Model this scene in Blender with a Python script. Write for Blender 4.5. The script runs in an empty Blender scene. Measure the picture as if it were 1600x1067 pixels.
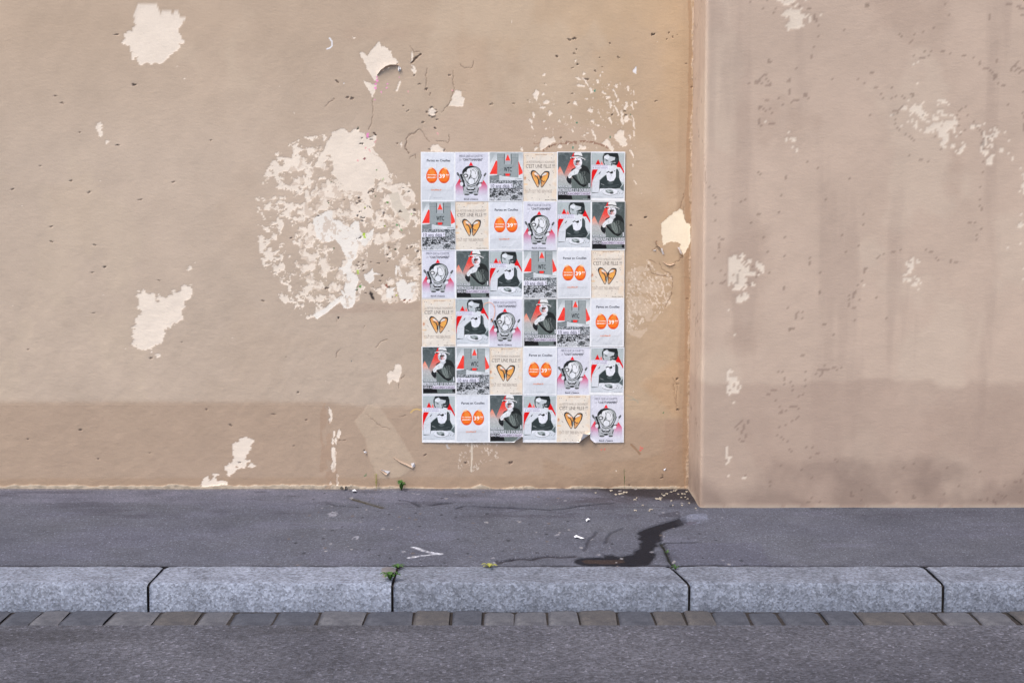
import bpy, math, random
import numpy as np
from mathutils import Vector

# ------------------------------------------------------------------ camera
PITCH = math.atan(172 / 2047)
CAM_D, CAM_H, FOC = 8.05, 1.833, 2047.0      # metres to the wall, eye height, focal length in photo pixels
sc = bpy.context.scene
col = sc.collection
cam = bpy.data.cameras.new('camera')
cam.sensor_width = 36
cam.lens = FOC / 1600 * 36
cam.shift_y = -59 / 1600
cam.clip_end = 200
co = bpy.data.objects.new('camera', cam)
co.location = (0, -CAM_D, CAM_H)
co.rotation_euler = (math.pi / 2 - PITCH, 0, 0)
col.objects.link(co)
sc.camera = co

# ------------------------------------------------------------------ light: a street under a bright overcast sky
SUN_EL, SUN_AZ = 55, 222        # azimuth the light comes from (0 = +y, clockwise)
world = bpy.data.worlds.new('World')
sc.world = world
world.use_nodes = True
wn = world.node_tree
bg = wn.nodes['Background']
sky = wn.nodes.new('ShaderNodeTexSky')
sky.sky_type = 'NISHITA'
sky.sun_disc = False
sky.sun_elevation = math.radians(SUN_EL)
sky.sun_rotation = math.radians(SUN_AZ)
sky.air_density = 1.0
sky.dust_density = 3.0
sky.ozone_density = 0.8
wn.links.new(sky.outputs[0], bg.inputs[0])
bg.inputs[1].default_value = 0.13
sl = bpy.data.lights.new('sun', 'SUN')
sl.energy = 1.35
sl.angle = math.radians(28)
sl.color = (1.0, 0.93, 0.84)
so = bpy.data.objects.new('sun', sl)
el, az = math.radians(SUN_EL), math.radians(SUN_AZ)
d = Vector((math.sin(az) * math.cos(el), math.cos(az) * math.cos(el), math.sin(el)))
so.rotation_euler = d.to_track_quat('Z', 'Y').to_euler()
so.location = d * 20
col.objects.link(so)
vs = sc.view_settings
vs.view_transform = 'Standard'
vs.look = 'None'
vs.gamma = 1
vs.use_curve_mapping = False
vs.exposure = 0.78

# ------------------------------------------------------------------ helpers
rnd = random.Random(7)


def lin(c):
    c = np.asarray(c, float) / 255
    return np.where(c <= 0.04045, c / 12.92, ((c + 0.055) / 1.055) ** 2.4)


def ray(px, py):
    dx, dz, dy = (px - 800) / FOC, -(py - 474.5) / FOC, 1.0
    c, s = math.cos(PITCH), math.sin(PITCH)
    return dx, dy * c + dz * s, dz * c - dy * s


def W(px, py):
    """survey point of the photograph -> (x, z) on the wall plane y = 0"""
    x, y, z = ray(px, py)
    t = CAM_D / y
    return x * t, CAM_H + z * t


def G(px, py, h=0.0):
    """-> (x, y) on the ground"""
    x, y, z = ray(px, py)
    t = (h - CAM_H) / z
    return x * t, y * t - CAM_D


_tab = {}


def vnoise(X, Y, s, seed):
    if seed not in _tab:
        _tab[seed] = np.random.RandomState(seed).rand(256, 256)
    T = _tab[seed]
    x, y = X / s + 1000, Y / s + 1000
    xi, yi = np.floor(x).astype(int), np.floor(y).astype(int)
    fx, fy = x - xi, y - yi
    fx, fy = fx * fx * (3 - 2 * fx), fy * fy * (3 - 2 * fy)
    a, b = T[xi % 256, yi % 256], T[(xi + 1) % 256, yi % 256]
    c, e = T[xi % 256, (yi + 1) % 256], T[(xi + 1) % 256, (yi + 1) % 256]
    return (a * (1 - fx) + b * fx) * (1 - fy) + (c * (1 - fx) + e * fx) * fy


def fbm(X, Y, s, seed, o=4):
    r, a, t = 0, 1, 0
    for i in range(o):
        r = r + a * vnoise(X, Y, s / 2 ** i, seed + i * 13)
        t += a
        a *= 0.55
    return r / t * 2 - 1      # about -0.6 .. 0.6


def inpoly(X, Y, pts):
    m = np.zeros(X.shape, bool)
    pts = [tuple(p) for p in pts]
    xs, ys = [p[0] for p in pts], [p[1] for p in pts]
    bb = (X >= min(xs)) & (X <= max(xs)) & (Y >= min(ys)) & (Y <= max(ys))
    if not bb.any():
        return m
    x, y = X[bb], Y[bb]
    r = np.zeros(x.shape, bool)
    j = len(pts) - 1
    for i in range(len(pts)):
        (x1, y1), (x2, y2) = pts[i], pts[j]
        if y1 != y2:
            r ^= ((y1 > y) != (y2 > y)) & (x < (x2 - x1) * (y - y1) / (y2 - y1) + x1)
        j = i
    m[bb] = r
    return m


def dline(X, Y, pts, R):
    """distance to a polyline, inf beyond R"""
    D = np.full(X.shape, 9.0)
    for (x1, y1), (x2, y2) in zip(pts[:-1], pts[1:]):
        bb = (X > min(x1, x2) - R) & (X < max(x1, x2) + R) & (Y > min(y1, y2) - R) & (Y < max(y1, y2) + R)
        if not bb.any():
            continue
        x, y = X[bb], Y[bb]
        l2 = (x2 - x1) ** 2 + (y2 - y1) ** 2 + 1e-12
        t = np.clip(((x - x1) * (x2 - x1) + (y - y1) * (y2 - y1)) / l2, 0, 1)
        D[bb] = np.minimum(D[bb], np.hypot(x - x1 - t * (x2 - x1), y - y1 - t * (y2 - y1)))
    return D


def mesh_np(name, V, F, colors=None, mats=(), smooth=True, attr='tint'):
    me = bpy.data.meshes.new(name)
    V = np.asarray(V, np.float32)
    F = np.asarray(F, np.int32)
    n, k = F.shape
    me.vertices.add(len(V))
    me.vertices.foreach_set('co', V.ravel())
    me.loops.add(n * k)
    me.loops.foreach_set('vertex_index', F.ravel())
    me.polygons.add(n)
    me.polygons.foreach_set('loop_start', np.arange(0, n * k, k, dtype=np.int32))
    me.polygons.foreach_set('use_smooth', np.full(n, smooth))
    me.update(calc_edges=True)
    if colors is not None:
        a = me.color_attributes.new(attr, 'FLOAT_COLOR', 'POINT')
        c = np.ones((len(V), 4), np.float32)
        c[:, :colors.shape[1]] = colors
        a.data.foreach_set('color', c.ravel())
    for m in mats:
        me.materials.append(m)
    return me


def grid_faces(nx, ny):
    i = np.arange(nx * ny).reshape(ny, nx)
    return np.stack([i[:-1, :-1], i[:-1, 1:], i[1:, 1:], i[1:, :-1]], -1).reshape(-1, 4)


def link(name, me, parent=None, loc=(0, 0, 0), rot=(0, 0, 0)):
    o = bpy.data.objects.new(name, me)
    o.location = loc
    o.rotation_euler = rot
    if parent:
        o.parent = parent
    col.objects.link(o)
    return o


def tag(o, label=None, cat=None, group=None, kind=None):
    for k, v in (('label', label), ('category', cat), ('group', group), ('kind', kind)):
        if v:
            o[k] = v
    return o


def poly_mesh(name, V, F, mats=(), smooth=False):
    me = bpy.data.meshes.new(name)
    me.from_pydata([tuple(v) for v in V], [], F)
    for m in mats:
        me.materials.append(m)
    for p in me.polygons:
        p.use_smooth = smooth
    me.update()
    return me


# ------------------------------------------------------------------ materials
class Nt:
    def __init__(s, name):
        s.m = bpy.data.materials.new(name)
        s.m.use_nodes = True
        s.t = s.m.node_tree
        s.b = s.t.nodes['Principled BSDF']

    def n(s, kind, **kw):
        x = s.t.nodes.new('ShaderNode' + kind)
        for k, v in kw.items():
            setattr(x, k, v)
        return x

    def l(s, a, b):
        s.t.links.new(a, b)

    def noise(s, scale, detail=4, rough=0.6, vec=None, stretch=None):
        t = s.n('TexNoise')
        t.inputs['Scale'].default_value = scale
        t.inputs['Detail'].default_value = detail
        t.inputs['Roughness'].default_value = rough
        if vec is None:
            vec = s.n('TexCoord').outputs['Object']
        if stretch:
            mp = s.n('Mapping')
            mp.inputs['Scale'].default_value = stretch
            s.l(vec, mp.inputs[0])
            vec = mp.outputs[0]
        s.l(vec, t.inputs['Vector'])
        return t.outputs['Fac']

    def rng(s, f, a, b, c, d_):
        m = s.n('MapRange')
        for i, v in enumerate((a, b, c, d_)):
            m.inputs[i + 1].default_value = v
        s.l(f, m.inputs[0])
        return m.outputs[0]

    def mul(s, colr, fac):
        m = s.n('VectorMath', operation='SCALE')
        s.l(colr, m.inputs[0])
        s.l(fac, m.inputs['Scale'])
        return m.outputs[0]

    def math(s, op, a, b):
        m = s.n('Math', operation=op)
        for i, v in enumerate((a, b)):
            if isinstance(v, (int, float)):
                m.inputs[i].default_value = v
            else:
                s.l(v, m.inputs[i])
        return m.outputs[0]

    def mix(s, f, a, b):
        m = s.n('Mix', data_type='RGBA')
        s.l(f, m.inputs[0])
        for i, v in ((6, a), (7, b)):
            if isinstance(v, (tuple, list, np.ndarray)):
                m.inputs[i].default_value = (*[float(q) for q in v[:3]], 1)
            else:
                s.l(v, m.inputs[i])
        return m.outputs[2]

    def bump(s, h, strength, dist):
        b = s.n('Bump')
        b.inputs['Strength'].default_value = strength
        b.inputs['Distance'].default_value = dist
        s.l(h, b.inputs['Height'])
        s.l(b.outputs[0], s.b.inputs['Normal'])

    def attr(s, name='tint'):
        a = s.n('Attribute', attribute_name=name)
        return a

    def rough(s, v):
        s.b.inputs['Roughness'].default_value = v

    def spec(s, v):
        s.b.inputs['Specular IOR Level'].default_value = v


def mat_wall():
    s = Nt('painted_plaster')
    a = s.attr()
    f1 = s.rng(s.noise(5, 5, .6), .3, .7, .955, 1.045)
    f2 = s.rng(s.noise(160, 3, .7, stretch=(1, 1, 2.4)), .3, .7, .93, 1.07)
    f3 = s.rng(s.noise(520, 2, .8), .2, .8, .94, 1.06)
    s.l(s.mul(a.outputs['Color'], s.math('MULTIPLY', s.math('MULTIPLY', f1, f2), f3)), s.b.inputs['Base Color'])
    h = s.math('ADD', s.noise(140, 4, .6, stretch=(.55, 1, 2.6)), s.math('MULTIPLY', s.noise(38, 3, .5, stretch=(.7, 1, 1.5)), 1.2))
    s.bump(h, .32, .003)
    s.rough(.82)
    s.spec(.25)
    return s.m


def mat_side():
    s = Nt('side_wall_plaster')
    c = s.mix(s.rng(s.noise(1.6, 5, .6, stretch=(1, 1, .5)), .35, .65, 0, 1), lin((203, 182, 170)), lin((192, 169, 154)))
    st = s.rng(s.noise(3.0, 6, .65, stretch=(2.2, 2.2, .25)), .55, .75, 0, .35)
    c = s.mix(st, c, lin((168, 148, 138)))
    c = s.mix(s.rng(s.noise(.9, 7, .68), .5, .62, 0, .5), c, lin((186, 162, 142)))
    sp = s.rng(s.noise(7, 8, .75, stretch=(1.2, 1.2, .7)), .70, .72, 0, .9)
    c = s.mix(sp, c, lin((222, 208, 192)))
    f2 = s.rng(s.noise(170, 3, .7), .3, .7, .92, 1.08)
    s.l(s.mul(c, f2), s.b.inputs['Base Color'])
    s.bump(s.math('ADD', s.noise(120, 4, .6), s.math('MULTIPLY', s.noise(12, 5, .6), 2.2)), .55, .005)
    s.rough(.85)
    s.spec(.2)
    return s.m


def mat_asphalt_pav():
    s = Nt('pavement_asphalt')
    a = s.attr()
    w = s.attr('wet')
    f1 = s.rng(s.noise(3, 5, .6), .3, .7, .9, 1.1)
    vo = s.n('TexVoronoi')
    vo.inputs['Scale'].default_value = 170
    s.l(s.n('TexCoord').outputs['Object'], vo.inputs['Vector'])
    sepc = s.n('SeparateColor')
    s.l(vo.outputs['Color'], sepc.inputs[0])
    f2 = s.rng(sepc.outputs[0], 0, 1, .72, 1.28)
    lt = s.rng(sepc.outputs[1], .955, .99, 0, 1.1)
    f2 = s.math('ADD', f2, lt)
    f3 = s.rng(s.noise(45, 4, .7), .3, .7, .86, 1.14)
    s.l(s.mul(a.outputs['Color'], s.math('MULTIPLY', s.math('MULTIPLY', f1, f2), f3)), s.b.inputs['Base Color'])
    s.l(s.rng(w.outputs['Fac'], 0, 1, .9, .72), s.b.inputs['Roughness'])
    s.bump(s.math('ADD', vo.outputs['Distance'], s.noise(90, 3, .6)), .4, .003)
    s.spec(.18)
    return s.m


def mat_noise(name, c1, c2, scale, f, rough=.85, bs=60, bd=.002, stretch=None, bstr=.5, spec=.3):
    s = Nt(name)
    c = s.mix(s.rng(s.noise(scale, 6, .65, stretch=stretch), .35, .65, 0, 1), lin(c1), lin(c2))
    g = s.rng(s.noise(scale * 14, 2, .8), .3, .7, 1 - f, 1 + f)
    s.l(s.mul(c, g), s.b.inputs['Base Color'])
    s.bump(s.noise(bs, 4, .6), bstr, bd)
    s.rough(rough)
    s.spec(spec)
    return s.m


def mat_granite():
    s = Nt('granite')
    oi = s.n('ObjectInfo')
    tc = s.n('TexCoord')
    ad = s.n('VectorMath', operation='ADD')
    s.l(tc.outputs['Object'], ad.inputs[0])
    s.l(oi.outputs['Location'], ad.inputs[1])
    v = ad.outputs[0]
    vo = s.n('TexVoronoi')
    vo.inputs['Scale'].default_value = 110
    s.l(v, vo.inputs['Vector'])
    sp = s.n('SeparateColor')
    s.l(vo.outputs['Color'], sp.inputs[0])
    g = s.rng(sp.outputs[0], 0, 1, .62, 1.38)
    big = s.rng(s.noise(5, 5, .65, vec=v), .3, .7, .78, 1.18)
    mid = s.rng(s.noise(40, 4, .7, vec=v), .3, .7, .8, 1.2)
    tone = s.rng(oi.outputs['Random'], 0, 1, .84, 1.14)
    c = s.mix(s.rng(s.noise(7, 6, .7, vec=v), .52, .68, 0, .9), lin((120, 126, 140)), lin((92, 96, 108)))
    s.l(s.mul(c, s.math('MULTIPLY', s.math('MULTIPLY', s.math('MULTIPLY', g, big), mid), tone)), s.b.inputs['Base Color'])
    s.bump(s.math('ADD', vo.outputs['Distance'], s.noise(45, 5, .7, vec=v)), .6, .004)
    s.rough(.8)
    return s.m


def mat_paper(name, use_attr):
    s = Nt(name)
    tc = s.n('TexCoord')
    oi = s.n('ObjectInfo')
    off = s.n('VectorMath', operation='ADD')
    s.l(tc.outputs['Object'], off.inputs[0])
    sc_ = s.n('VectorMath', operation='SCALE')
    s.l(oi.outputs['Location'], sc_.inputs[0])
    sc_.inputs['Scale'].default_value = 3.1
    s.l(sc_.outputs[0], off.inputs[1])
    v = off.outputs[0]
    if use_attr:
        a = s.attr('ink')
        f = s.rng(s.noise(900, 2, .8, vec=v), .2, .8, .93, 1.07)
        f0 = s.rng(s.noise(9, 4, .6, vec=v), .3, .7, .965, 1.035)
        s.l(s.mul(a.outputs['Color'], s.math('MULTIPLY', f, f0)), s.b.inputs['Base Color'])
    else:
        c = s.mix(s.rng(s.noise(11, 5, .6, vec=v), .45, .75, 0, 1), lin((236, 238, 241)), lin((222, 224, 227)))
        s.l(c, s.b.inputs['Base Color'])
    wr = s.noise(16, 3, .55, vec=v, stretch=(1, 1, .55))
    rid = s.math('ABSOLUTE', s.math('SUBTRACT', wr, .5), 0)
    h = s.math('SUBTRACT', s.math('MULTIPLY', s.noise(30, 3, .5, vec=v), .5), s.math('MINIMUM', s.math('MULTIPLY', rid, 7), .8))
    s.bump(h, .42, .003)
    s.rough(.62)
    s.spec(.25)
    return s.m


def mat_plain(name, c, rough=.7, var=.12, spec=.3):
    s = Nt(name)
    s.l(s.mix(s.rng(s.noise(60, 3, .6), .3, .7, 0, 1), lin(c) * (1 - var), lin(c) * (1 + var)), s.b.inputs['Base Color'])
    s.rough(rough)
    s.spec(spec)
    return s.m


def mat_attr(name, attr, rough=.7):
    s = Nt(name)
    s.l(s.attr(attr).outputs['Color'], s.b.inputs['Base Color'])
    s.rough(rough)
    return s.m


M_WALL = mat_wall()
M_SIDE = mat_side()
M_PAV = mat_asphalt_pav()
def mat_road():
    s = Nt('road_asphalt')
    vo = s.n('TexVoronoi')
    vo.inputs['Scale'].default_value = 95
    s.l(s.n('TexCoord').outputs['Object'], vo.inputs['Vector'])
    sp = s.n('SeparateColor')
    s.l(vo.outputs['Color'], sp.inputs[0])
    c = s.mix(s.rng(s.noise(1.6, 6, .65), .35, .65, 0, 1), lin((62, 62, 70)), lin((84, 84, 92)))
    c = s.mix(s.rng(s.noise(2.4, 5, .6, stretch=(.25, 1.5, 1)), .55, .7, 0, .6), c, lin((52, 51, 56)))
    g = s.rng(sp.outputs[0], 0, 1, .55, 1.5)
    s.l(s.mul(c, s.math('ADD', g, s.rng(sp.outputs[1], .93, .98, 0, 1.2))), s.b.inputs['Base Color'])
    s.bump(s.math('ADD', vo.outputs['Distance'], s.noise(60, 3, .6)), .7, .005)
    s.rough(.85)
    return s.m


M_ROAD = mat_road()
M_GUTTER = [mat_noise('gutter_stone', a_, b_, 12, .25, .8, 70, .004) for a_, b_ in (((104, 104, 108), (78, 78, 84)), ((92, 88, 86), (72, 70, 72)), ((84, 86, 94), (64, 66, 74)))]
M_DIRT = mat_noise('joint_dirt', (38, 34, 34), (58, 52, 48), 30, .3, .95, 120, .003)
M_GRAN = mat_granite()
M_PAPER = mat_paper('poster_paper', False)
M_INK = mat_paper('poster_print', True)
M_MORTAR = mat_noise('old_mortar', (124, 120, 120), (104, 101, 104), 25, .12, .9, 90, .004)
M_FLAKEF = mat_plain('flake_paint', (196, 172, 152), .75, .08)
M_FLAKEB = mat_plain('flake_back', (205, 203, 205), .75, .06)
M_CHIP = mat_plain('plaster_chip', (170, 160, 146), .85, .25)
M_SCRAP = mat_plain('scrap_paper', (226, 228, 236), .6, .03)
M_LEAF = mat_plain('weed_leaf', (62, 96, 40), .55, .35)
M_LEAFY = mat_plain('dry_leaf', (150, 150, 70), .6, .3)
M_CRAYON = mat_plain('orange_crayon', (240, 170, 135), .7, .08)

# ------------------------------------------------------------------ the wall: plaster relief and coats of paint
XC = W(1074.5, 763)[0]                       # inner corner with the projecting wall
PROJ = 0.50                                  # how far that wall projects


def z1(p, ox=505, oy=36, s=5.3333):          # surveyed outlines, read off enlargements of the photograph
    return [(ox + x / s, oy + y / s) for x, y in p]


def wall_build():
    xs = np.concatenate([np.arange(-5.2, -3.3, .05), np.arange(-3.3, -1.45, .0085), np.arange(-1.45, XC + .02, .0040)])
    xs[-1] = XC + .03
    zs = np.concatenate([np.arange(-.05, 2.86, .0040), np.arange(2.865, 3.25, .02), np.arange(3.3, 5.0, .1)])
    X, Z = np.meshgrid(xs, zs)
    nx, nz = len(xs), len(zs)
    wig = .004
    Xj = X + wig * fbm(X, Z, .035, 3, 4) * 1.6 + .003 * fbm(X, Z, .009, 5, 2)
    Zj = Z + wig * fbm(X, Z, .035, 4, 4) * 1.6 + .003 * fbm(X, Z, .009, 6, 2)

    def P(pts):
        return [W(*p) for p in pts]

    def pm(pts, jit=True):
        return inpoly(Xj, Zj, P(pts)) if jit else inpoly(X, Z, P(pts))
    # wall tone: cooler and greyer left, ochre bounced light painted in to the right
    tone = np.clip((X + .9) / 1.9, 0, 1)[..., None]
    base = lin((194, 174, 158)) * (1 - tone) + lin((188, 163, 138)) * tone
    up = np.clip((Z - 2.05) / .8, 0, 1)[..., None]
    base = base * (1 - up * .55) + (lin((190, 165, 143)) * (1 - tone) + lin((202, 174, 144)) * tone) * up * .55
    big = fbm(X, Z, .9, 11, 4)[..., None]
    base = base * (1 + .09 * big)
    med = fbm(X, Z, .12, 17, 4)[..., None]
    base = base * (1 + .045 * med)
    C = base.copy()
    Hm = .0015 * fbm(X, Z, .25, 21, 3) + (.0008 + .0008 * np.clip((1.6 - Z) / .8, 0, 1)) * fbm(X, Z, .05, 22, 4)

    def coat(m, c, a=1.0):
        c = lin(c) if not callable(c) else c
        k = (np.asarray(m, float) * a)[..., None]
        C[:] = C * (1 - k) + c * k

    def soft(pts, r=.02):
        # soft-edged area: polygon test with several shifted copies
        m = 0
        for a in range(8):
            dx, dz = r * math.cos(a * .785), r * math.sin(a * .785)
            m = m + inpoly(Xj + dx * (1 - .5 * (a % 2)), Zj + dz * (1 - .5 * (a % 2)), P(pts))
        return m / 8.0
    bl = np.clip(fbm(X, Z * .9, .55, 13, 6) * 5 - .6, 0, 1)
    coat(bl, (188, 166, 148), .28)
    bl = np.clip(fbm(X, Z * .6, .4, 14, 6) * 6 - 1.2, 0, 1)
    coat(bl, (204, 184, 164), .3)
    C *= np.array([.965, .985, .96])
    # repainted zones
    coat(soft([(-900, 627), (511, 628), (540, 632), (575, 636), (600, 636), (655, 634), (720, 640), (850, 650), (985, 652), (1010, 655), (1085, 654), (1085, 790), (-900, 790)], .022), (171, 148, 128), .8)
    coat(soft([(848, 716), (880, 726), (905, 733), (915, 722), (1000, 718), (1060, 700), (1085, 700), (1085, 785), (-900, 790), (-900, 752), (700, 745), (850, 742)], .012), (166, 140, 116), .5)
    coat(soft([(511, 476), (560, 474), (610, 472), (655, 470), (655, 485), (600, 487), (511, 490)], .008), (176, 154, 138), .5)
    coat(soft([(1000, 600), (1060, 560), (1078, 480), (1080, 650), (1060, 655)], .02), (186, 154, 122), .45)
    coat(soft([(1040, 655), (1068, 655), (1066, 760), (1035, 755)], .012), (166, 140, 120), .55)
    coat(soft([(640, 215), (655, 205), (720, 160), (790, 175), (860, 190), (985, 205), (985, 236), (640, 240)], .02), (196, 172, 154), .35)
    coat(soft([(690, 60), (760, 60), (770, 190), (690, 150)], .03), (192, 166, 142), .3)
    coat(soft([(537, 45), (640, 45), (640, 62), (537, 62)], .03), (186, 160, 140), .3)
    # diagonal pale coat of an old smear at the foot of the wall
    q6 = lambda p: z1(p, 505, 490, 3.68)
    mm = soft(q6([(255, 525), (325, 535), (400, 640), (535, 862), (505, 900), (440, 940), (320, 950), (270, 850), (240, 720), (180, 620), (215, 580)]), .006)
    coat(mm, (192, 173, 152), .62)
    Hm += .0012 * mm
    # peeled areas ----------------------------------------------------
    pot = np.full(X.shape, -1.0)

    def reg(pts, v, jit=True):
        m = pm(pts, jit)
        pot[m] = v
        return m
    reg([(400, 300), (430, 240), (470, 215), (511, 210), (520, 480), (480, 500), (440, 470), (405, 400)], -.22)
    left_zone = [(455, 250), (480, 232), (511, 222), (523, 208), (560, 205), (590, 240), (600, 262), (625, 280), (648, 300), (652, 330), (656, 360), (657, 400),
                 (655, 440), (652, 468), (640, 474), (600, 474), (588, 460), (565, 452), (562, 470), (545, 480), (511, 472), (480, 470), (458, 420), (470, 380), (440, 330)]
    reg(left_zone, -.04)
    reg([(511, 300), (585, 300), (600, 330), (590, 352), (540, 352), (511, 340)], .12)
    reg([(588, 275), (640, 285), (656, 330), (656, 350), (620, 345), (600, 310)], .16)
    reg([(560, 365), (605, 350), (640, 345), (640, 380), (600, 380), (570, 388)], .12)
    top = [(490, 262), (505, 236), (511, 224), (518, 213), (519, 207), (535, 200), (541, 203), (546, 208), (552, 202), (561, 200), (562, 207), (569, 208), (572, 215), (580, 214),
           (588, 211), (588, 218), (586, 228), (579, 232), (582, 240), (590, 244), (597, 249), (602, 258), (608, 268), (600, 270), (595, 275), (586, 274), (586, 290), (570, 300),
           (545, 298), (530, 284), (515, 268), (511, 262)]
    reg(top, .9)
    reg([(505, 245), (516, 240), (522, 262), (516, 275), (505, 282)], .05)      # mottled left rim
    reg([(607, 303), (622, 300), (628, 318), (640, 335), (640, 352), (628, 340), (614, 325)], .9)
    reg([(560, 320), (580, 322), (582, 340), (566, 340)], .5)
    reg([(584, 378), (590, 364), (598, 380), (592, 385)], .8)
    # paint that stayed inside the zone
    for hole in ([(511, 312), (528, 314), (528, 325), (520, 330), (511, 327)], [(551, 308), (558, 306), (565, 313), (558, 319)],
                 [(575, 297), (583, 294), (592, 312), (596, 328), (584, 330), (578, 312)], [(541, 346), (556, 339), (566, 342), (560, 349), (546, 352)],
                 [(511, 379), (524, 373), (533, 388), (541, 405), (535, 415), (525, 430), (515, 445), (511, 450)], [(575, 388), (600, 380), (601, 402), (575, 404)],
                 [(606, 382), (640, 366), (657, 365), (657, 380), (620, 384)], [(612, 300), (605, 296), (596, 293), (602, 303), (612, 303)],
                 [(613, 345), (617, 335), (608, 320), (606, 325)], [(562, 405), (600, 402), (604, 420), (600, 440), (588, 452), (565, 445)],
                 [(605, 410), (617, 410), (618, 432), (605, 440), (600, 425)]):
        reg(hole, -.42)
    n1 = fbm(X * .95, Z * 1.1, .042, 31, 6)
    n1 = n1 + .28 * fbm(X, Z, .011, 33, 3)
    cream = (pot + .07 + n1 * 1.15) > 0
    # isolated cream scars elsewhere
    iso = []
    iso.append(z1([(300, 250), (330, 240), (365, 275), (400, 225), (470, 152), (485, 205), (520, 195), (545, 225), (560, 235), (580, 290), (605, 295), (625, 340), (560, 362),
                   (480, 405), (450, 440), (440, 480), (425, 480), (390, 420), (345, 330)]))
    iso.append(z1([(335, 485), (445, 520), (420, 590), (408, 622), (370, 550)]))
    iso.append(z1([(600, 575), (612, 545), (632, 490), (648, 480), (640, 530), (625, 565)]))
    iso.append(z1([(738, 232), (750, 250), (755, 280), (745, 300), (730, 330), (722, 345), (735, 290)]))
    iso.append(z1([(740, 345), (768, 365), (775, 410), (762, 432), (725, 380), (752, 385)]))
    iso.append(z1([(1100, 560), (1150, 580), (1150, 610), (1180, 630), (1165, 690), (1100, 700), (1045, 690), (1070, 630)]))
    iso.append(z1([(875, 725), (905, 712), (938, 730), (940, 758), (915, 780), (880, 775), (868, 745)]))
    iso.append(z1([(893, 1040), (905, 1022), (960, 1018), (975, 1035), (1010, 1050), (1000, 1072), (900, 1070)]))
    iso.append(z1([(245, 118), (272, 122), (268, 130), (250, 131)]))
    iso.append(z1([(640, 985), (650, 1000), (655, 1030), (648, 1040)]))
    q2 = lambda p: z1(p, 795, 36, 5.3333)
    iso.append(q2([(200, 590), (218, 550), (245, 570), (248, 600), (232, 655), (215, 625)]))
    for (cx, cy, rx, ry, an) in ((285, 598, 14, 12, 0), (310, 660, 18, 20, .5), (280, 703, 18, 10, 0), (207, 760, 9, 24, .1), (343, 758, 16, 18, 0), (580, 468, 20, 8, .3),
                                 (630, 425, 8, 10, 0), (740, 480, 7, 16, -.7), (680, 550, 10, 30, -.35), (650, 500, 6, 34, -.5), (600, 520, 34, 6, .15), (830, 518, 9, 10, 0),
                                 (895, 525, 10, 10, 0), (870, 560, 7, 14, -.5), (890, 600, 8, 44, -.3), (905, 650, 7, 16, 0), (790, 583, 18, 10, .2), (822, 620, 16, 8, 0),
                                 (645, 632, 12, 8, .5), (555, 670, 18, 10, .6), (1000, 545, 8, 12, -.4), (1040, 585, 5, 18, -.2), (1062, 665, 8, 7, 0), (975, 690, 11, 24, .2),
                                 (900, 730, 8, 36, -.4), (850, 680, 8, 30, -.3), (940, 760, 12, 30, -.3), (980, 800, 16, 24, .2), (850, 830, 8, 26, -.3), (840, 795, 12, 10, .8),
                                 (1030, 690, 4, 36, -.15), (1045, 830, 5, 50, -.2), (1035, 900, 4, 34, -.15), (940, 810, 8, 26, -.2), (688, 728, 18, 14, .4), (703, 820, 10, 18, -.3),
                                 (748, 845, 10, 6, 0), (515, 785, 4, 20, -.2), (425, 810, 5, 18, 0), (295, 815, 8, 8, 0), (312, 880, 7, 12, .2), (530, 895, 8, 22, -.3),
                                 (700, 910, 8, 14, -.5), (718, 950, 5, 24, -.4), (625, 942, 10, 10, 0), (650, 918, 12, 5, 0), (1008, 945, 8, 16, .1), (190, 870, 5, 24, -.6),
                                 (430, 1030, 18, 12, 0), (605, 1035, 22, 18, .3), (485, 1000, 8, 8, 0), (1018, 1062, 10, 10, 0), (105, 1045, 10, 16, 0), (175, 815, 10, 24, -.6),
                                 (225, 1050, 22, 7, -.5), (780, 405, 6, 6, 0), (762, 434, 6, 7, 0), (293, 433, 8, 7, 0), (555, 322, 6, 6, 0), (175, 660, 6, 6, 0), (312, 512, 8, 5, 0)):
        pts = []
        for k in range(9):
            a = k / 9 * 6.2832
            r = rnd.uniform(.5, 1.35)
            x, y = math.cos(a) * (rx * 1.1 + 2.5) * r, math.sin(a) * (ry * 1.1 + 2.5) * r
            pts.append((cx + x * math.cos(an) - y * math.sin(an) * 1, cy + x * math.sin(an) + y * math.cos(an)))
        iso.append(q2(pts))
    iso.append(q2([(260, 1060), (262, 1010), (280, 960), (310, 950), (345, 965), (370, 945), (390, 990), (360, 1005), (330, 1020), (300, 1050)]))
    iso.append(q2([(870, 960), (900, 905), (930, 890), (962, 905), (955, 950), (985, 1010), (950, 1030), (905, 995)]))
    iso.append(q2([(770, 1000), (820, 965), (845, 1000), (880, 1050), (860, 1075), (820, 1035)]))
    q7 = lambda p: z1(p, 970, 190, 3.56)
    iso.append(q7([(2, 60), (18, 52), (20, 85), (38, 125), (30, 135), (8, 132), (2, 110)]))
    iso.append(q7([(48, 150), (60, 158), (72, 190), (70, 205), (58, 190)]))
    iso.append(q7([(70, 325), (80, 330), (95, 350), (88, 352)]))
    iso.append(q7([(66, 235), (72, 240), (74, 250), (68, 248)]))
    iso.append(q6([(366, 350), (378, 328), (400, 335), (412, 295), (430, 288), (447, 300), (450, 340), (435, 385), (425, 395), (398, 383), (378, 403), (368, 395), (372, 375)]))
    for k in range(10):        # crumbs of cream showing along the left foot strip
        cx, cy = rnd.uniform(30, 90), rnd.uniform(560, 1000)
        iso.append(q6([(cx, cy), (cx + 8, cy - 14), (cx + 14, cy + 4), (cx + 9, cy + 32), (cx + 1, cy + 22)]))
    iso.append(q6([(45, 780), (65, 760), (78, 800), (75, 850), (70, 905), (50, 915), (42, 870), (56, 850)]))
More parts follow.
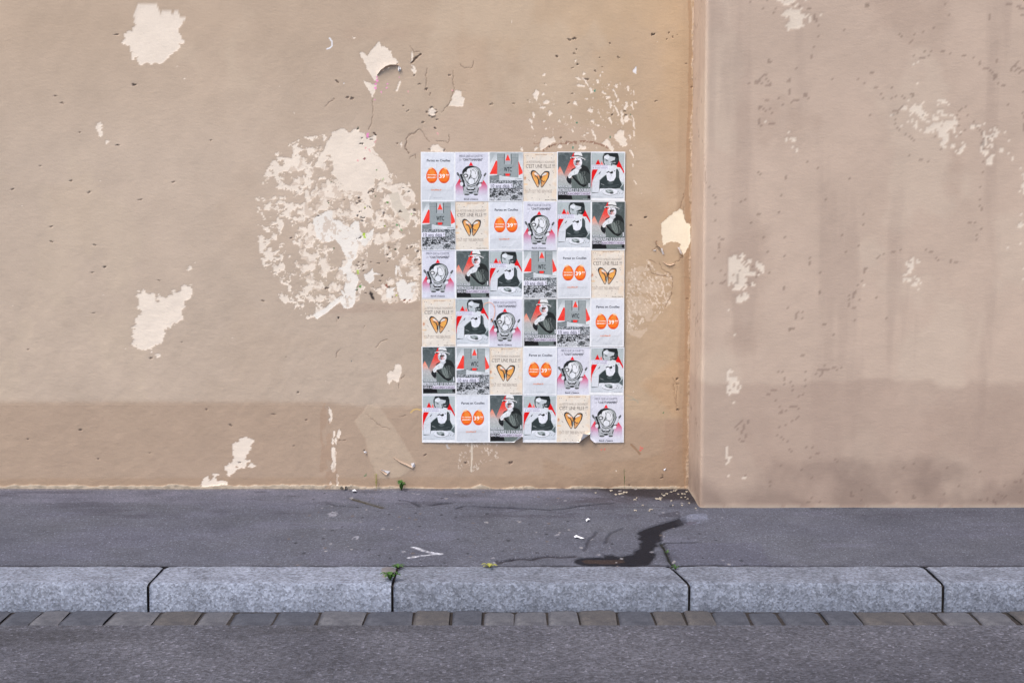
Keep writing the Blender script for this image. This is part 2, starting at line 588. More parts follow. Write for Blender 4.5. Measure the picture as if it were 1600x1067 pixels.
    iso.append(q6([(28, 530), (52, 560), (50, 600), (36, 640), (40, 590)]))
    Xj, Zj = Xj + .006 * fbm(X, Z, .016, 7, 3), Zj + .006 * fbm(X, Z, .016, 8, 3)
    for p in iso:
        cream |= pm(p)
    cream |= (fbm(X, Z, .55, 46, 6) + .10 * fbm(X, Z, .06, 49, 5) + .05 * fbm(X, Z, .018, 50, 3) - np.clip((X + 1.75) * 1.2, -.02, 9)) > .44
    # stippled rubbing (cream specks through worn paint)
    fine = fbm(X, Z, .010, 41, 3)
    stip = np.zeros(X.shape, bool)
    for pts, th in (([(1000, 400), (1050, 430), (1052, 440), (1048, 475), (1035, 490), (1020, 488), (985, 525), (979, 510), (979, 440), (985, 420)], .22),
                    ([(1033, 440), (1051, 436), (1048, 475), (1030, 492), (1022, 475)], .12), ([(979, 490), (1005, 485), (1000, 520), (980, 525)], .2),
                    ([(715, 690), (780, 692), (790, 712), (760, 722), (745, 735), (715, 738)], .32), ([(900, 120), (985, 130), (995, 235), (930, 235)], .42),
                    ([(640, 440), (657, 430), (657, 470), (640, 470)], .05), ([(560, 400), (575, 405), (575, 430), (560, 425)], .1),
                    ([(624, 405), (655, 410), (655, 436), (630, 438)], .12), ([(827, 140), (985, 150), (995, 235), (820, 235)], .47)):
        fs = fbm(X + Z * .4, Z * .6, .0085, 47, 3)
        stip |= pm(pts) & (fs > th + .04) & (vnoise(X, Z, .05, 44) > .35)
    cream &= ~pm(q7([(235, 690), (260, 675), (285, 665), (315, 668), (330, 690), (325, 740), (300, 780), (260, 785), (238, 740)]))
    white = np.zeros(X.shape, bool)
    for p in ([(490, 342), (511, 330), (519, 330), (520, 342), (532, 345), (536, 350), (546, 356), (555, 345), (562, 347), (562, 362), (573, 365), (585, 357), (583, 370),
               (570, 385), (560, 380), (557, 400), (553, 407), (546, 405), (540, 400), (533, 388), (524, 373), (511, 379), (494, 372)],
              [(543, 398), (553, 398), (548, 417), (550, 425), (558, 432), (561, 440), (557, 447), (556, 460), (556, 472), (550, 480), (537, 482), (533, 472), (540, 462), (538, 450),
               (542, 435), (541, 428), (531, 430), (529, 418), (540, 416), (544, 409)],
              [(535, 462), (531, 450), (540, 458), (536, 470), (525, 476), (511, 488), (495, 498), (490, 492), (511, 478), (522, 468)],
              [(569, 428), (575, 426), (582, 418), (584, 426), (593, 428), (590, 430), (584, 430), (585, 440), (578, 443), (570, 438)],
              [(603, 452), (609, 450), (617, 448), (613, 454), (617, 462), (610, 466), (603, 466)],
              [(619, 441), (630, 437), (636, 444), (650, 440), (648, 452), (643, 468), (626, 468), (620, 455)],
              [(618, 416), (624, 416), (629, 432), (624, 430), (622, 423), (618, 431)]):
        white |= pm(p)
    oval = pm(q7([(222, 565), (240, 545), (330, 485), (350, 500), (362, 560), (388, 570), (382, 690), (348, 745), (335, 715), (325, 700), (330, 690), (315, 668), (285, 665),
                  (260, 675), (235, 690), (228, 640)]))
    tip = pm(q2([(1028, 405), (1055, 362), (1068, 365), (1064, 425)])) | pm(z1([(163, 492), (178, 490), (176, 505)]))
    hook = dline(X, Z, P([(515, 60), (519, 66), (519, 72), (516, 75), (511, 77)]), .02) < .0045
    peeled = cream | white | oval | tip
    inner = peeled.astype(float)
    cv = lin((234, 220, 204)) * (1 + .05 * fbm(X, Z, .08, 51, 4))[..., None]
    k = (stip & ~cream)[..., None] * .6
    C[:] = C * (1 - k) + cv * k
    k = (pm([(979, 425), (1000, 415), (1050, 432), (1048, 475), (1030, 492), (1000, 530), (980, 520)]) & (fbm(X, Z, .07, 48, 4) > -.05))[..., None] * .22
    C[:] = C * (1 - k) + cv * k
    C[cream] = cv[cream]
    C[white] = (lin((233, 226, 216)) * (1 + .03 * fbm(X, Z, .06, 52, 4))[..., None])[white] * 1.03
    C[oval] = (lin((229, 216, 188)) * (1 + .02 * fbm(X, Z, .06, 52, 4))[..., None])[oval]
    C[pm([(607, 303), (622, 300), (628, 318), (640, 335), (640, 352), (628, 340), (614, 325)])] = lin((215, 203, 186))
    C[q_ := tip | hook] = lin((232, 232, 236))
    Hm -= .0013 * inner
    # mouldy paint remnants: grey-brown film over the mottled zone
    film = pm(left_zone) & cream & (fbm(X, Z, .03, 61, 4) > .17) & (pot < .5)
    coat(film, (205, 186, 168), .7)
    # cracks -----------------------------------------------------------

    def crack(pts, w=.0024, c=(120, 98, 84), a=.8, dep=.002):
        d_ = dline(Xj, Zj, P(pts), w * 3)
        k = np.clip(1.6 - d_ / w, 0, 1)
        coat(k, c, a)
        Hm[:] -= dep * k
    for pts in ([(408, 622), (415, 740), (405, 840), (375, 900)], [(1085, 400), (1078, 500), (1095, 545), (1060, 640), (1040, 690), (990, 750)],
                [(690, 1060), (690, 960), (720, 935), (765, 905), (800, 885)], [(810, 890), (850, 950), (885, 995)], [(940, 990), (1000, 985), (1040, 1005), (1055, 960), (1050, 925)],
                [(720, 190), (760, 240), (800, 240)], [(860, 380), (860, 470), (845, 560)], [(1145, 345), (1175, 385), (1240, 375), (1255, 320), (1245, 360)],
                [(20, 700), (60, 660), (95, 635)]):
        crack(z1(pts), .002, a=.6)
    crack(z1([(735, 340), (760, 305), (815, 260)]), .0042, (86, 66, 54), .95, .004)
    crack(z1([(895, 580), (892, 605)]), .003)
    for pts in ([(350, 400), (338, 450), (334, 480)], [(365, 560), (352, 520), (350, 480)], [(175, 720), (200, 700), (235, 735)], [(200, 665), (205, 700)],
                [(215, 780), (225, 820), (280, 850), (290, 880), (285, 960), (250, 1030)], [(150, 800), (180, 850), (290, 870)], [(160, 770), (200, 790)], [(330, 730), (350, 745), (300, 790)]):
        crack(q7(pts), .0022, (130, 104, 84), .7)
    for pts in ([(300, 195), (330, 165), (370, 150)], [(75, 250), (80, 220), (100, 210)], [(245, 575), (320, 640), (385, 665)], [(440, 590), (470, 585)], [(450, 375), (470, 350)],
                [(240, 70), (225, 80)], [(75, 45), (95, 20)], [(90, 730), (130, 725)], [(430, 400), (435, 430)]):
        crack(q6(pts), .002, (132, 110, 94), .6)
    crack([(1050, 590), (1058, 600), (1057, 640), (1052, 600)], .002, (130, 104, 84), .4)
    for pts in ([(1300, 570), (1320, 540), (1390, 500), (1400, 560)], [(1240, 410), (1250, 330), (1270, 250), (1390, 170), (1440, 115)], [(1240, 410), (1290, 480)]):
        crack([(505 + x / 9.7, 190 + y / 9.7) for x, y in pts], .0018)
    # brown rusty arc above the posters
    arc = q2([(290, 1062), (340, 1035), (400, 1010), (480, 997), (600, 988), (700, 995), (790, 1020), (850, 1052)])
    d_ = dline(Xj, Zj, P(arc), .03)
    coat((d_ < .0065) & (fine > -.15), (142, 104, 84), .75)
    coat((dline(Xj, Zj, P(z1([(215, 1000), (260, 1000)], 795, 36)), .01) < .003), (150, 110, 90), .5)
    # pits with dark hearts
    pits = z1([(905, 708), (940, 722), (940, 750), (915, 782), (885, 775), (870, 745), (928, 880), (838, 832), (800, 510), (860, 550), (670, 692), (1050, 440), (615, 345), (632, 395),
               (760, 438), (700, 735), (145, 820), (115, 490), (200, 625), (235, 630), (890, 1052), (1008, 1060), (620, 1008), (325, 960), (320, 1010), (365, 965), (390, 950), (430, 925),
               (400, 975), (440, 935), (950, 805), (1410, 672), (1395, 680), (1585, 672), (290, 880)])
    pits += q2([(545, 130), (505, 138), (840, 165), (915, 292), (905, 282), (1200, 95), (1320, 135), (1365, 115), (1340, 80), (652, 472), (495, 665), (865, 763), (528, 590), (975, 772),
                (560, 220), (545, 258), (757, 288), (540, 373), (525, 378), (580, 350), (720, 400), (40, 670), (430, 960), (1232, 650), (1528, 535), (1410, 95), (775, 370), (400, 275),
                (155, 645), (300, 510), (970, 735), (340, 1035), (370, 1028)])
    pits += [(505 + x / 9.7, 290 + y / 9.7) for x, y in ((80, 235), (680, 110), (700, 95), (740, 90), (760, 60), (545, 185), (560, 240), (520, 270), (630, 345), (680, 315), (712, 325), (562, 398),
             (535, 462), (600, 495), (580, 495), (598, 542), (925, 430), (920, 455), (930, 620), (560, 785), (508, 808), (320, 222), (1305, 95), (1170, 405), (1385, 370), (1380, 420),
             (1095, 975), (1275, 965), (1340, 930), (1440, 1000), (1000, 945), (970, 1045), (155, 970), (1220, 30), (1410, 550))]
    pits += [(505 + x / 9.7, 390 + y / 9.7) for x, y in ((520, 235), (540, 190), (555, 275), (600, 320), (615, 165), (610, 240), (738, 200), (830, 207), (860, 215), (1000, 120), (985, 180),
             (1270, 8), (895, 400), (870, 480), (990, 570), (760, 575), (235, 1035), (520, 570), (505, 620), (1450, 150), (1465, 235), (1465, 380), (62, 590), (640, 660), (1240, 760), (1060, 725))]
    pits += [(1073, 100), (985, 352), (1009, 340), (1058, 592), (1059, 600), (1060, 640), (1075, 467), (1082, 468), (1035, 742), (1034, 746), (728, 723), (797, 723), (569, 704), (665, 711), (983, 758)]
    for k in range(40):
        pits.append((rnd.uniform(20, 500), rnd.uniform(10, 740)))
    for (px_, py_) in pits:
        x0, z0 = W(px_, py_)
        r = rnd.uniform(.003, .0066)
        sh = rnd.uniform(-.9, .9)
        m = (np.hypot((Xj - x0 + sh * (Zj - z0)) * rnd.uniform(.45, 1.2), Zj - z0) < r)
        coat(m, rnd.choice(((74, 62, 56), (96, 80, 70), (60, 52, 50), (116, 98, 86), (124, 104, 90))), rnd.uniform(.6, .95))
        Hm[m] -= .004
    # black slit and other marks
    crack([(505 + x / 9.7, 390 + y / 9.7) for x, y in ((728, 655), (740, 690), (758, 742))], .0085, (34, 30, 34), .95)
    # paint specks: fluorescent green, teal, pink, rust
    for c, r0, lst in (((172, 205, 20), .010, [(569, 366), (570, 371)]), ((165, 205, 20), .007, [(560, 423), (559.5, 427)]), ((90, 150, 60), .008, [(563, 447), (558, 452)]),
                       ((70, 130, 40), .008, [(606, 316.5), (588, 266)]), ((120, 200, 60), .006, [(598, 280), (643, 334)]), ((80, 150, 90), .007, [(620, 351), (625, 352), (627, 359)]),
                       ((50, 90, 50), .006, [(517, 284), (559, 200), (587, 306), (513, 317), (522, 387), (618, 390)]), ((190, 210, 30), .006, [(601, 353), (619, 461), (570, 324)]),
                       ((20, 140, 120), .0085, [(929.5, 143), (895.5, 230)]), ((20, 120, 95), .007, [(986, 178.5), (901, 193), (953, 215)]), ((30, 80, 95), .005, [(550, 564.5)]),
                       ((240, 140, 200), .009, [(588, 126), (587, 131), (586, 138), (574.5, 209), (574, 213)]), ((238, 150, 200), .006, [(589, 121), (606, 132), (596, 144), (604, 138), (585, 156.5), (623, 122)]),
                       ((230, 170, 170), .007, [(572, 232), (578, 236), (560, 251), (707, 108 + 34), (638, 143), (684, 210)]), ((130, 60, 66), .0075, [(570, 248.5)]), ((150, 90, 70), .008, [(605, 448), (603, 446), (632, 469), (640, 469)]),
                       ((220, 110, 100), .006, [(940, 703), (945, 702), (1001, 699), (1004, 701), (1000, 703)]), ((40, 120, 70), .0045, [(571, 740), (571, 743), (1036, 645)]),
                       ((205, 150, 150), .006, [(589, 218), (587, 221)])):
        for (px_, py_) in lst:
            x0, z0 = W(px_, py_)
            coat(np.hypot((Xj - x0) * 1.3, Zj - z0) < r0 * rnd.uniform(.85, 1.1), c, .9)
    coat(dline(X, Z, P([(642, 644), (646, 640), (652, 639), (659, 641)]), .02) < .004, (222, 186, 110), .8)
    coat(dline(X, Z, P([(980, 618), (988, 621), (997, 629)]), .02) < .004, (166, 160, 140), .6)
    coat(dline(Xj, Z, P([(980, 625), (990, 624), (999, 626)]), .02) < .0028, (166, 165, 150), .5)
    coat(dline(X, Z, P([(986, 694), (993, 701), (1000, 709)]), .02) < .0065, (146, 116, 90), .75)
    coat(dline(X, Z, P([(737.5, 690), (737, 715), (736.5, 736)]), .02) < .0055, (218, 205, 186), .85)
    coat(dline(X, Z, P([(698, 695), (700, 700), (702, 700)]), .02) < .005, (196, 192, 190), .8)
    coat(dline(X, Z, P([(690, 688), (720, 690), (800, 691), (816, 688)]), .02) < .004, (214, 196, 176), .4)
    # splash-back grime at the foot and the crumbling corner
    zf = np.clip(1 - Z / .10, 0, 1) * (.5 + .5 * fbm(X, Z, .06, 71, 4))
    coat(np.clip(zf, 0, 1) * np.clip((X - .2) * 2 + .6, 0.15, 1), (120, 98, 82), .7)
    foot = Z < (.010 + .020 * fbm(X, Z, .10, 73, 5) + .012 * np.clip(-X - .85, 0, .3) * 3)
    C[foot] = (lin((176, 162, 144)) * (1 + .35 * fbm(X, Z, .02, 74, 3))[..., None])[foot]
    Hm[foot] += .006 + .004 * fbm(X, Z, .03, 75, 3)[foot]
    cdist = XC - X
    rag = cdist < (.006 + .016 * fbm(X, Z * .6, .05, 81, 5))
    coat(rag & (fbm(X, Z, .03, 82, 4) > .0), (206, 186, 166), .8)
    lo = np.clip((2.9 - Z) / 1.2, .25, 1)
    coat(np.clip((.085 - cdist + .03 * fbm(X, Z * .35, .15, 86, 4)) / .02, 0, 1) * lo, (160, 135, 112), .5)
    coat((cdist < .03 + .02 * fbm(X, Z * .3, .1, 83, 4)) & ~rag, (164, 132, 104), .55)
    Hm += .0035 * rag * (1 + fbm(X, Z, .02, 84, 3))
    Hm += .004 * np.exp(-(Z - W(800, 633)[1]) ** 2 / .00001) * .1
    # left foot strip: an old joint with rough filling
    C[oval] = (lin((238, 228, 207)) * (1 + .03 * fbm(X, Z, .06, 52, 4))[..., None])[oval]
    strip = pm([(500, 628), (522, 630), (526, 700), (530, 762), (500, 764)])
    coat(strip & (fbm(X, Z * .4, .03, 91, 4) > .05), (168, 140, 118), .5)
    V = np.stack([X, -Hm, Z], -1).reshape(-1, 3)
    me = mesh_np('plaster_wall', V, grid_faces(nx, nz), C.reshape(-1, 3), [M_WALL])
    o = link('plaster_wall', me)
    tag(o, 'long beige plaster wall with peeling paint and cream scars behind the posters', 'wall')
    return o


WALL = wall_build()


# curled lips of paint, parts of the wall -----------------------------
def lip(pts, out, hang, width, base_off=.0005):
    """a strip of paint standing off the wall along a polyline; out = stand-off, hang = direction (dx, dz) it points"""
    V, F = [], []
    n = 5
    P_ = [W(*p) for p in pts]
    L = len(P_)
    for i, (x, z) in enumerate(P_):
        e = math.sin(math.pi * (i + .35) / (L - .3)) ** .6
        for k in range(n):
            t = k / (n - 1)
            V.append((x + hang[0] * width * e * t, -base_off - out * e * t ** 1.6, z + hang[1] * width * e * math.sin(t * 1.5)))
    for i in range(L - 1):
        for k in range(n - 1):
            a = i * n + k
            F.append((a, a + 1, a + n + 1, a + n))
    m = len(V)
    V2 = [(x, y + .0009, z) for x, y, z in V]
    F2 = [tuple(reversed([q + m for q in f])) for f in F]
    me = poly_mesh('paint_flake', V + V2, F + F2, [M_FLAKEF, M_FLAKEB], True)
    for p in me.polygons:
        p.material_index = 0 if p.index < len(F) else 1
    return link('paint_flake', me, WALL)


q7 = lambda p: z1(p, 970, 190, 3.56)
q6 = lambda p: z1(p, 505, 490, 3.68)
lip(z1([(450, 440), (480, 408), (520, 382), (560, 368), (600, 364), (628, 362)]), .020, (.1, .8), .016)
lip(q7([(190, 665), (205, 690), (225, 705), (240, 740)]), .016, (-.5, .3), .016)
lip(q7([(316, 698), (325, 705), (335, 725), (345, 740)]), .018, (-.6, -.3), .018)
lip(q7([(235, 780), (255, 792), (275, 796), (300, 788)]), .010, (0, -.6), .010)
lip(q6([(400, 820), (440, 845), (480, 862), (515, 880), (525, 870)]), .012, (.1, -.7), .012)
lip(q6([(325, 893), (345, 905), (360, 915), (378, 905)]), .014, (.2, -.8), .014)
lip(q6([(238, 790), (245, 797), (252, 796)]), .010, (0, -.8), .012)
lip(z1([(870, 740), (885, 772), (915, 782), (938, 765)]), .006, (0, .5), .007)


def chip(pts, mat, out=.008, name='paint_flake', parent=WALL):
    P_ = [W(*p) for p in pts]
    cx = sum(p[0] for p in P_) / len(P_)
    cz = sum(p[1] for p in P_) / len(P_)
    V = [(cx, -out, cz)] + [(x, -out * (.25 + .7 * (i % 2)), z) for i, (x, z) in enumerate(P_)]
    V += [(x, y + .0012, z) for x, y, z in V]
    n = len(P_)
    F = [(0, 1 + i, 1 + (i + 1) % n) for i in range(n)] + [(n + 1, n + 2 + (i + 1) % n, n + 2 + i) for i in range(n)]
    F += [(1 + i, n + 2 + i, n + 2 + (i + 1) % n, 1 + (i + 1) % n) for i in range(n)]
    return link(name, poly_mesh(name, V, F, [mat]), parent)


chip(z1([(622, 372), (632, 362), (645, 372), (650, 390), (640, 405), (626, 408)]), M_FLAKEB, .014)
chip(q7([(315, 700), (325, 698), (342, 735), (332, 738)]), M_FLAKEB, .012)
chip(q7([(220, 705), (230, 704), (242, 738), (232, 740)]), M_FLAKEB, .010)
chip(q7([(175, 718), (195, 712), (196, 722)]), M_FLAKEB, .007)
chip(q6([(325, 893), (350, 898), (385, 905), (372, 920), (355, 910)]), M_FLAKEB, .010)
chip(q6([(505, 860), (525, 855), (528, 878), (512, 884)]), M_FLAKEB, .009)
chip(q6([(232, 790), (250, 790), (252, 800), (238, 800)]), M_FLAKEB, .008)
chip(z1([(1110, 245), (1130, 235), (1122, 258)], 795, 680, 4.6), M_SCRAP, .006)


# ------------------------------------------------------------------ the projecting wall on the right
def side_wall():
    zs = [-.05, 4.9]
    V, F = [], []

    def panel(p0, p1, n, seed, nz=150):
        b = len(V)
        for j in range(nz):
            z = -.05 + 4.95 * j / (nz - 1)
            for i in range(n):
                t = i / (n - 1)
                x, y = p0[0] + (p1[0] - p0[0]) * t, p0[1] + (p1[1] - p0[1]) * t
                V.append((x, y, z))
        for j in range(nz - 1):
            for i in range(n - 1):
                a = b + j * n + i
                F.append((a, a + 1, a + n + 1, a + n))
    # left flank (towards the wall), rounded arris, front
    r = .02
    X1 = XC + .004
    path = [(X1, .06), (X1, -.1), (X1 + .002, -.3), (X1, -PROJ + r)]
    for k in range(1, 5):
        a = k / 5 * math.pi / 2
        path.append((X1 + r - r * math.cos(a), -PROJ + r - r * math.sin(a)))
    path += [(X1 + r, -PROJ), (X1 + .3, -PROJ), (X1 + .8, -PROJ), (X1 + 1.6, -PROJ), (X1 + 4.5, -PROJ)]
    pl = [path[0]]
    for p, q in zip(path[:-1], path[1:]):
        k = max(1, int(math.hypot(q[0] - p[0], q[1] - p[1]) / .012))
        pl += [(p[0] + (q[0] - p[0]) * i / k, p[1] + (q[1] - p[1]) * i / k) for i in range(1, k + 1)]
    pl = np.array(pl)
    S = np.concatenate([[0], np.cumsum(np.hypot(np.diff(pl[:, 0]), np.diff(pl[:, 1])))])
    zz = np.concatenate([np.arange(-.05, 3.1, .012), np.arange(3.15, 4.9, .08)])
    SS, ZZ = np.meshgrid(S, zz)
    C = np.ones(SS.shape + (3,)) * lin((194, 173, 156))

    def coat(k, c, a=1.0):
        k = (np.clip(np.asarray(k, float), 0, 1) * a)[..., None]
        C[:] = C * (1 - k) + lin(c) * k
    C *= (1 + .10 * fbm(SS, ZZ, .9, 601, 5))[..., None]
    coat(fbm(SS, ZZ * .8, .8, 602, 6) * 7 - .7, (176, 154, 138), .5)
    coat(fbm(SS, ZZ * .8, .6, 603, 6) * 8 - 1.4, (202, 184, 166), .45)
    coat((fbm(SS * 3.2, ZZ * .35, .5, 604, 5) - .12) * 4, (160, 140, 128), .3)
    coat(((.75 + .12 * fbm(SS, ZZ, .5, 605, 5)) - ZZ) * 30, (168, 146, 132), .55)
    coat((.22 + .25 * fbm(SS, ZZ, .25, 606, 5) - ZZ) * 6, (132, 114, 104), .6)
    n = fbm(SS, ZZ, .35, 607, 6) + .25 * fbm(SS, ZZ, .02, 608, 3)
    n = n + .12 * fbm(SS, ZZ, .06, 616, 4)
    pe = (n > .50) & (SS > .7)
    C[pe] = (lin((222, 207, 190)) * (1 + .05 * fbm(SS, ZZ, .08, 609, 4))[..., None])[pe]
    coat(np.abs(fbm(SS, ZZ, .9, 610, 6)) < .0035, (120, 100, 90), .5)
    pit = (fbm(SS, ZZ, .03, 611, 3) > .62) & (fbm(SS, ZZ, .6, 615, 3) > .0) & (SS > .7)
    coat(pit, (124, 106, 94), .6)
    foot = ZZ < .012 + .02 * fbm(SS, ZZ, .1, 612, 4)
    coat(foot, (168, 154, 140), .7)
    Hh = .002 * fbm(SS, ZZ, .3, 613, 3) + .0009 * fbm(SS, ZZ, .05, 614, 3) - .0015 * pe + .004 * foot
    XX = np.tile(pl[:, 0], (len(zz), 1))
    YY = np.tile(pl[:, 1], (len(zz), 1))
    fl = np.clip((YY + PROJ - .03) / .02, 0, 1)
    XX = XX - Hh * fl
    YY = YY - Hh * (1 - fl)
    V = np.stack([XX, YY, ZZ], -1).reshape(-1, 3)
    o = link('projecting_wall', mesh_np('projecting_wall', V, grid_faces(len(S), len(zz)), C.reshape(-1, 3), [M_WALL]))
    tag(o, 'plain pinkish beige wall jutting out toward the kerb at the right corner', 'wall')


side_wall()


# ------------------------------------------------------------------ pavement
Y_KERB = G(800, 885)[1]
KERB_W = .30


def pavement():
    xs = np.concatenate([np.arange(-7, -2.2, .15), np.arange(-2.2, -1.25, .015), np.arange(-1.25, 1.25, .0045), np.arange(1.25, 2.2, .015), np.arange(2.2, 7, .15)])
    ys = np.concatenate([np.arange(Y_KERB + .006, .0, .0075), [.03]])
    X, Y = np.meshgrid(xs, ys)
    Xj = X + .010 * fbm(X, Y, .06, 101, 4)
    Yj = Y + .016 * fbm(X, Y, .08, 102, 4)
    C = np.ones(X.shape + (3,)) * lin((86, 88, 97))
    C *= (1 + .22 * fbm(X, Y, .7, 103, 5) + .14 * fbm(X, Y * .8, .12, 104, 5) + .10 * fbm(X * .5, Y, .03, 109, 3))[..., None]
    Hh = .004 * fbm(X, Y, .5, 105, 3)
    wet = np.zeros(X.shape)

    def gp(pts, ox, oy, s):
        return [G(ox + x / s, oy + y / s) for x, y in pts]
    BL = lambda p: gp(p, 505, 680, 4.6)
    BR = lambda p: gp(p, 795, 680, 4.6)

    def coat(k, c, a=1.0):
        k = (np.asarray(k, float) * a)[..., None]
        C[:] = C * (1 - k) + lin(c) * k
    # strip of older, paler asphalt along the wall
    edge = -.42 + .05 * fbm(X, Y, .4, 110, 3)
    coat(np.clip((Y - edge) / .10, 0, 1) * np.clip(.75 + .9 * fbm(X * .6, Y, .14, 133, 4), 0, 1), (108, 108, 122), .8)
    coat(np.clip(fbm(X * .45, Y, .10, 134, 5) * 5 - .9, 0, 1) * (Y > -.75), (58, 56, 64), .5)
    coat(np.clip(fbm(X * .5, Y, .22, 135, 5) * 4 - .6, 0, 1), (98, 99, 113), .5)
    # worn lighter band
    coat(np.clip(.5 + fbm(X, Y, .5, 111, 4) * 1.5, 0, 1), (82, 84, 98), .35)
    # dusty pale foot of wall
    coat((Y > -.05 + .03 * fbm(X, Y, .1, 112, 4)) & (X < .5), (112, 108, 110), .5)
    # black grime in the corner
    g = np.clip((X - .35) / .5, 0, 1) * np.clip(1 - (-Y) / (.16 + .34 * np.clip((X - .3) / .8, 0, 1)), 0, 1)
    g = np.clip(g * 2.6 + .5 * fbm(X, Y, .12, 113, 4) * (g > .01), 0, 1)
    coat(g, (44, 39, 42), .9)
    g2 = np.exp(-((X - .55) ** 2 / .06 + (Y + .33) ** 2 / .012)) + np.exp(-((X + .28) ** 2 / .01 + (Y + .2) ** 2 / .003)) * .6 + np.exp(-((X - .1) ** 2 / .02 + (Y + .02) ** 2 / .003)) * .5
    coat(np.clip(g2 * (1 + fbm(X, Y, .05, 114, 4)), 0, 1), (60, 56, 62), .7)

    def crack(pts, w=.006, c=(38, 38, 44), a=.85, dep=.006):
        w = w * 1.35
        D_ = dline(Xj, Yj, pts, w * 4)
        k = np.clip(1.5 - D_ / w, 0, 1)
        coat(np.clip(1.5 - D_ / (w * 2.2), 0, 1) * .3, c, a)
        coat(k, c, min(1, a * 1.25))
        Hh[:] -= dep * k
    crack(BR([(0, 520), (100, 522), (200, 525), (300, 535), (400, 525), (520, 510), (640, 498), (750, 490)]), .006, a=.7)
    crack(BL([(205, 455), (300, 480), (425, 520)]), .009, (66, 62, 52))
    crack(BL([(30, 490), (110, 505), (250, 515)]), .006, a=.5)
    crack(BL([(560, 465), (640, 480), (700, 515)]), .008, a=.5)
    crack(BL([(780, 505), (850, 492), (910, 487)]), .012, a=.6)
    crack(BL([(960, 530), (1000, 512), (1080, 508), (1200, 515), (1380, 522)]), .006, a=.6)
    crack(BR([(1105, 775), (1200, 774), (1352, 773)]), .007, (34, 34, 38))
    crack(BR([(1105, 775), (1135, 850), (1170, 920), (1195, 965)]), .008, (30, 32, 28), .95, .01)
    crack(BR([(1195, 965), (1150, 935), (1100, 945)]), .004, a=.5)
    crack(BR([(0, 900), (30, 890), (110, 886), (170, 892), (210, 878), (290, 866), (370, 875), (470, 870)]), .010, (46, 44, 50), .75)
    crack(BL([(1255, 905), (1260, 920), (1290, 905), (1380, 890)]), .008, (46, 44, 50), .6)
    crack(BR([(690, 780), (730, 700), (820, 660)]), .006, a=.3)
    crack(BR([(540, 830), (590, 740), (640, 690)]), .006, a=.3)
    # slab on the right is a slightly different, smoother tar
    slab = inpoly(X, Y, BR([(1105, 775), (1800, 772), (1900, 960), (1195, 962)]))
    coat(slab, (82, 83, 98), .4)
    Hh += .002 * slab
    # trickle of water
    trail = BR([(1255, 590), (1180, 612), (1130, 630), (1060, 650), (985, 672), (935, 700), (970, 715), (945, 740), (985, 758), (955, 780), (970, 812), (925, 830), (915, 855), (830, 872),
                (790, 888), (740, 868), (700, 855), (720, 885), (640, 880), (520, 883), (488, 905), (540, 932), (640, 935), (720, 946), (830, 946), (930, 938), (990, 935), (1010, 895), (1032, 882), (1030, 848),
                (1005, 838), (1025, 800), (1075, 795), (1035, 775), (1092, 752), (1070, 735), (1078, 690), (1130, 672), (1200, 655), (1260, 632)])
    m = np.zeros(X.shape)
    for dx, dy in ((0, 0), (.020, .014), (-.020, -.014), (.020, -.014), (-.020, .014), (.01, 0), (-.01, 0)):
        m += inpoly(Xj + dx, Yj + dy, trail)
    m = np.clip(m / 2.6, 0, 1) * np.clip(1.15 - np.clip((X - .88) / .22, 0, 1), 0, 1)
    coat(m, (15, 17, 27), .97)
    wet = np.maximum(wet, m * .9)
    Hh -= .003 * m
    br = inpoly(Xj, Yj, BR([(530, 898), (560, 890), (820, 893), (840, 912), (760, 925), (560, 918)]))
    coat(br, (52, 42, 40), .9)
    pool = inpoly(Xj, Yj, BR([(1225, 590), (1300, 565), (1420, 560), (1440, 625), (1330, 640), (1260, 640)]))
    wet = np.maximum(wet, pool * .5)
    pn = np.clip(.5 + 1.4 * fbm(X, Y, .08, 131, 4), 0, 1) * pool
    coat(pn, (124, 130, 150), .55)  # pale bluish sky reflection painted into the wet patch's colour
    dk = inpoly(Xj, Yj, BR([(1070, 578), (1120, 560), (1220, 545), (1240, 590), (1140, 585), (1080, 588)]))
    coat(dk, (48, 46, 54), .5)
    coat(inpoly(Xj, Yj, BR([(1260, 630), (1300, 618), (1350, 620), (1350, 635), (1290, 642)])), (70, 64, 74), .6)
    # sprayed white arrow head
    ar = np.minimum(dline(Xj, Yj, BL([(652, 806), (735, 832), (840, 853)]), .05) / .012, dline(Xj, Yj, BL([(612, 880), (720, 862), (850, 852)]), .05) / .009)
    k = np.clip(1.5 - ar, 0, 1) * np.clip(.75 + .9 * fbm(X, Y, .015, 120, 2), 0, 1)
    coat(k, (196, 198, 208), .95)
    # pale specks, gum, scuffs
    for i in range(160):
        x0, y0 = rnd.uniform(-1.2, 1.2), rnd.uniform(Y_KERB, 0)
        r = rnd.uniform(.004, .011)
        mk = np.hypot(X - x0, (Y - y0) * .6) < r
        coat(mk, rnd.choice(((130, 130, 138), (36, 36, 42), (40, 40, 44), (150, 148, 150), (98, 88, 84))), .7)
    for px_, py_, rr in ((520, 803, .03), (556, 840, .02), (616, 768, .012), (653, 772, .01)):
        x0, y0 = G(px_, py_)
        coat((np.hypot(Xj - x0, (Yj - y0) * .5) < rr) & (fbm(X, Y, .012, 121, 2) > .0), (150, 150, 160), .6)
    # dark, torn edge against the kerb
    e = Y < Y_KERB + .022 + .020 * fbm(X, Y, .09, 122, 4)
    coat(e, (40, 38, 42), .75)
    Hh[e] -= .004
    V = np.stack([X, Y, Hh], -1)
    V = V.reshape(-1, 3)
    me = mesh_np('pavement', V, grid_faces(len(xs), len(ys)), C.reshape(-1, 3), [M_PAV])
    a = me.attributes.new('wet', 'FLOAT', 'POINT')
    a.data.foreach_set('value', wet.reshape(-1).astype(np.float32))
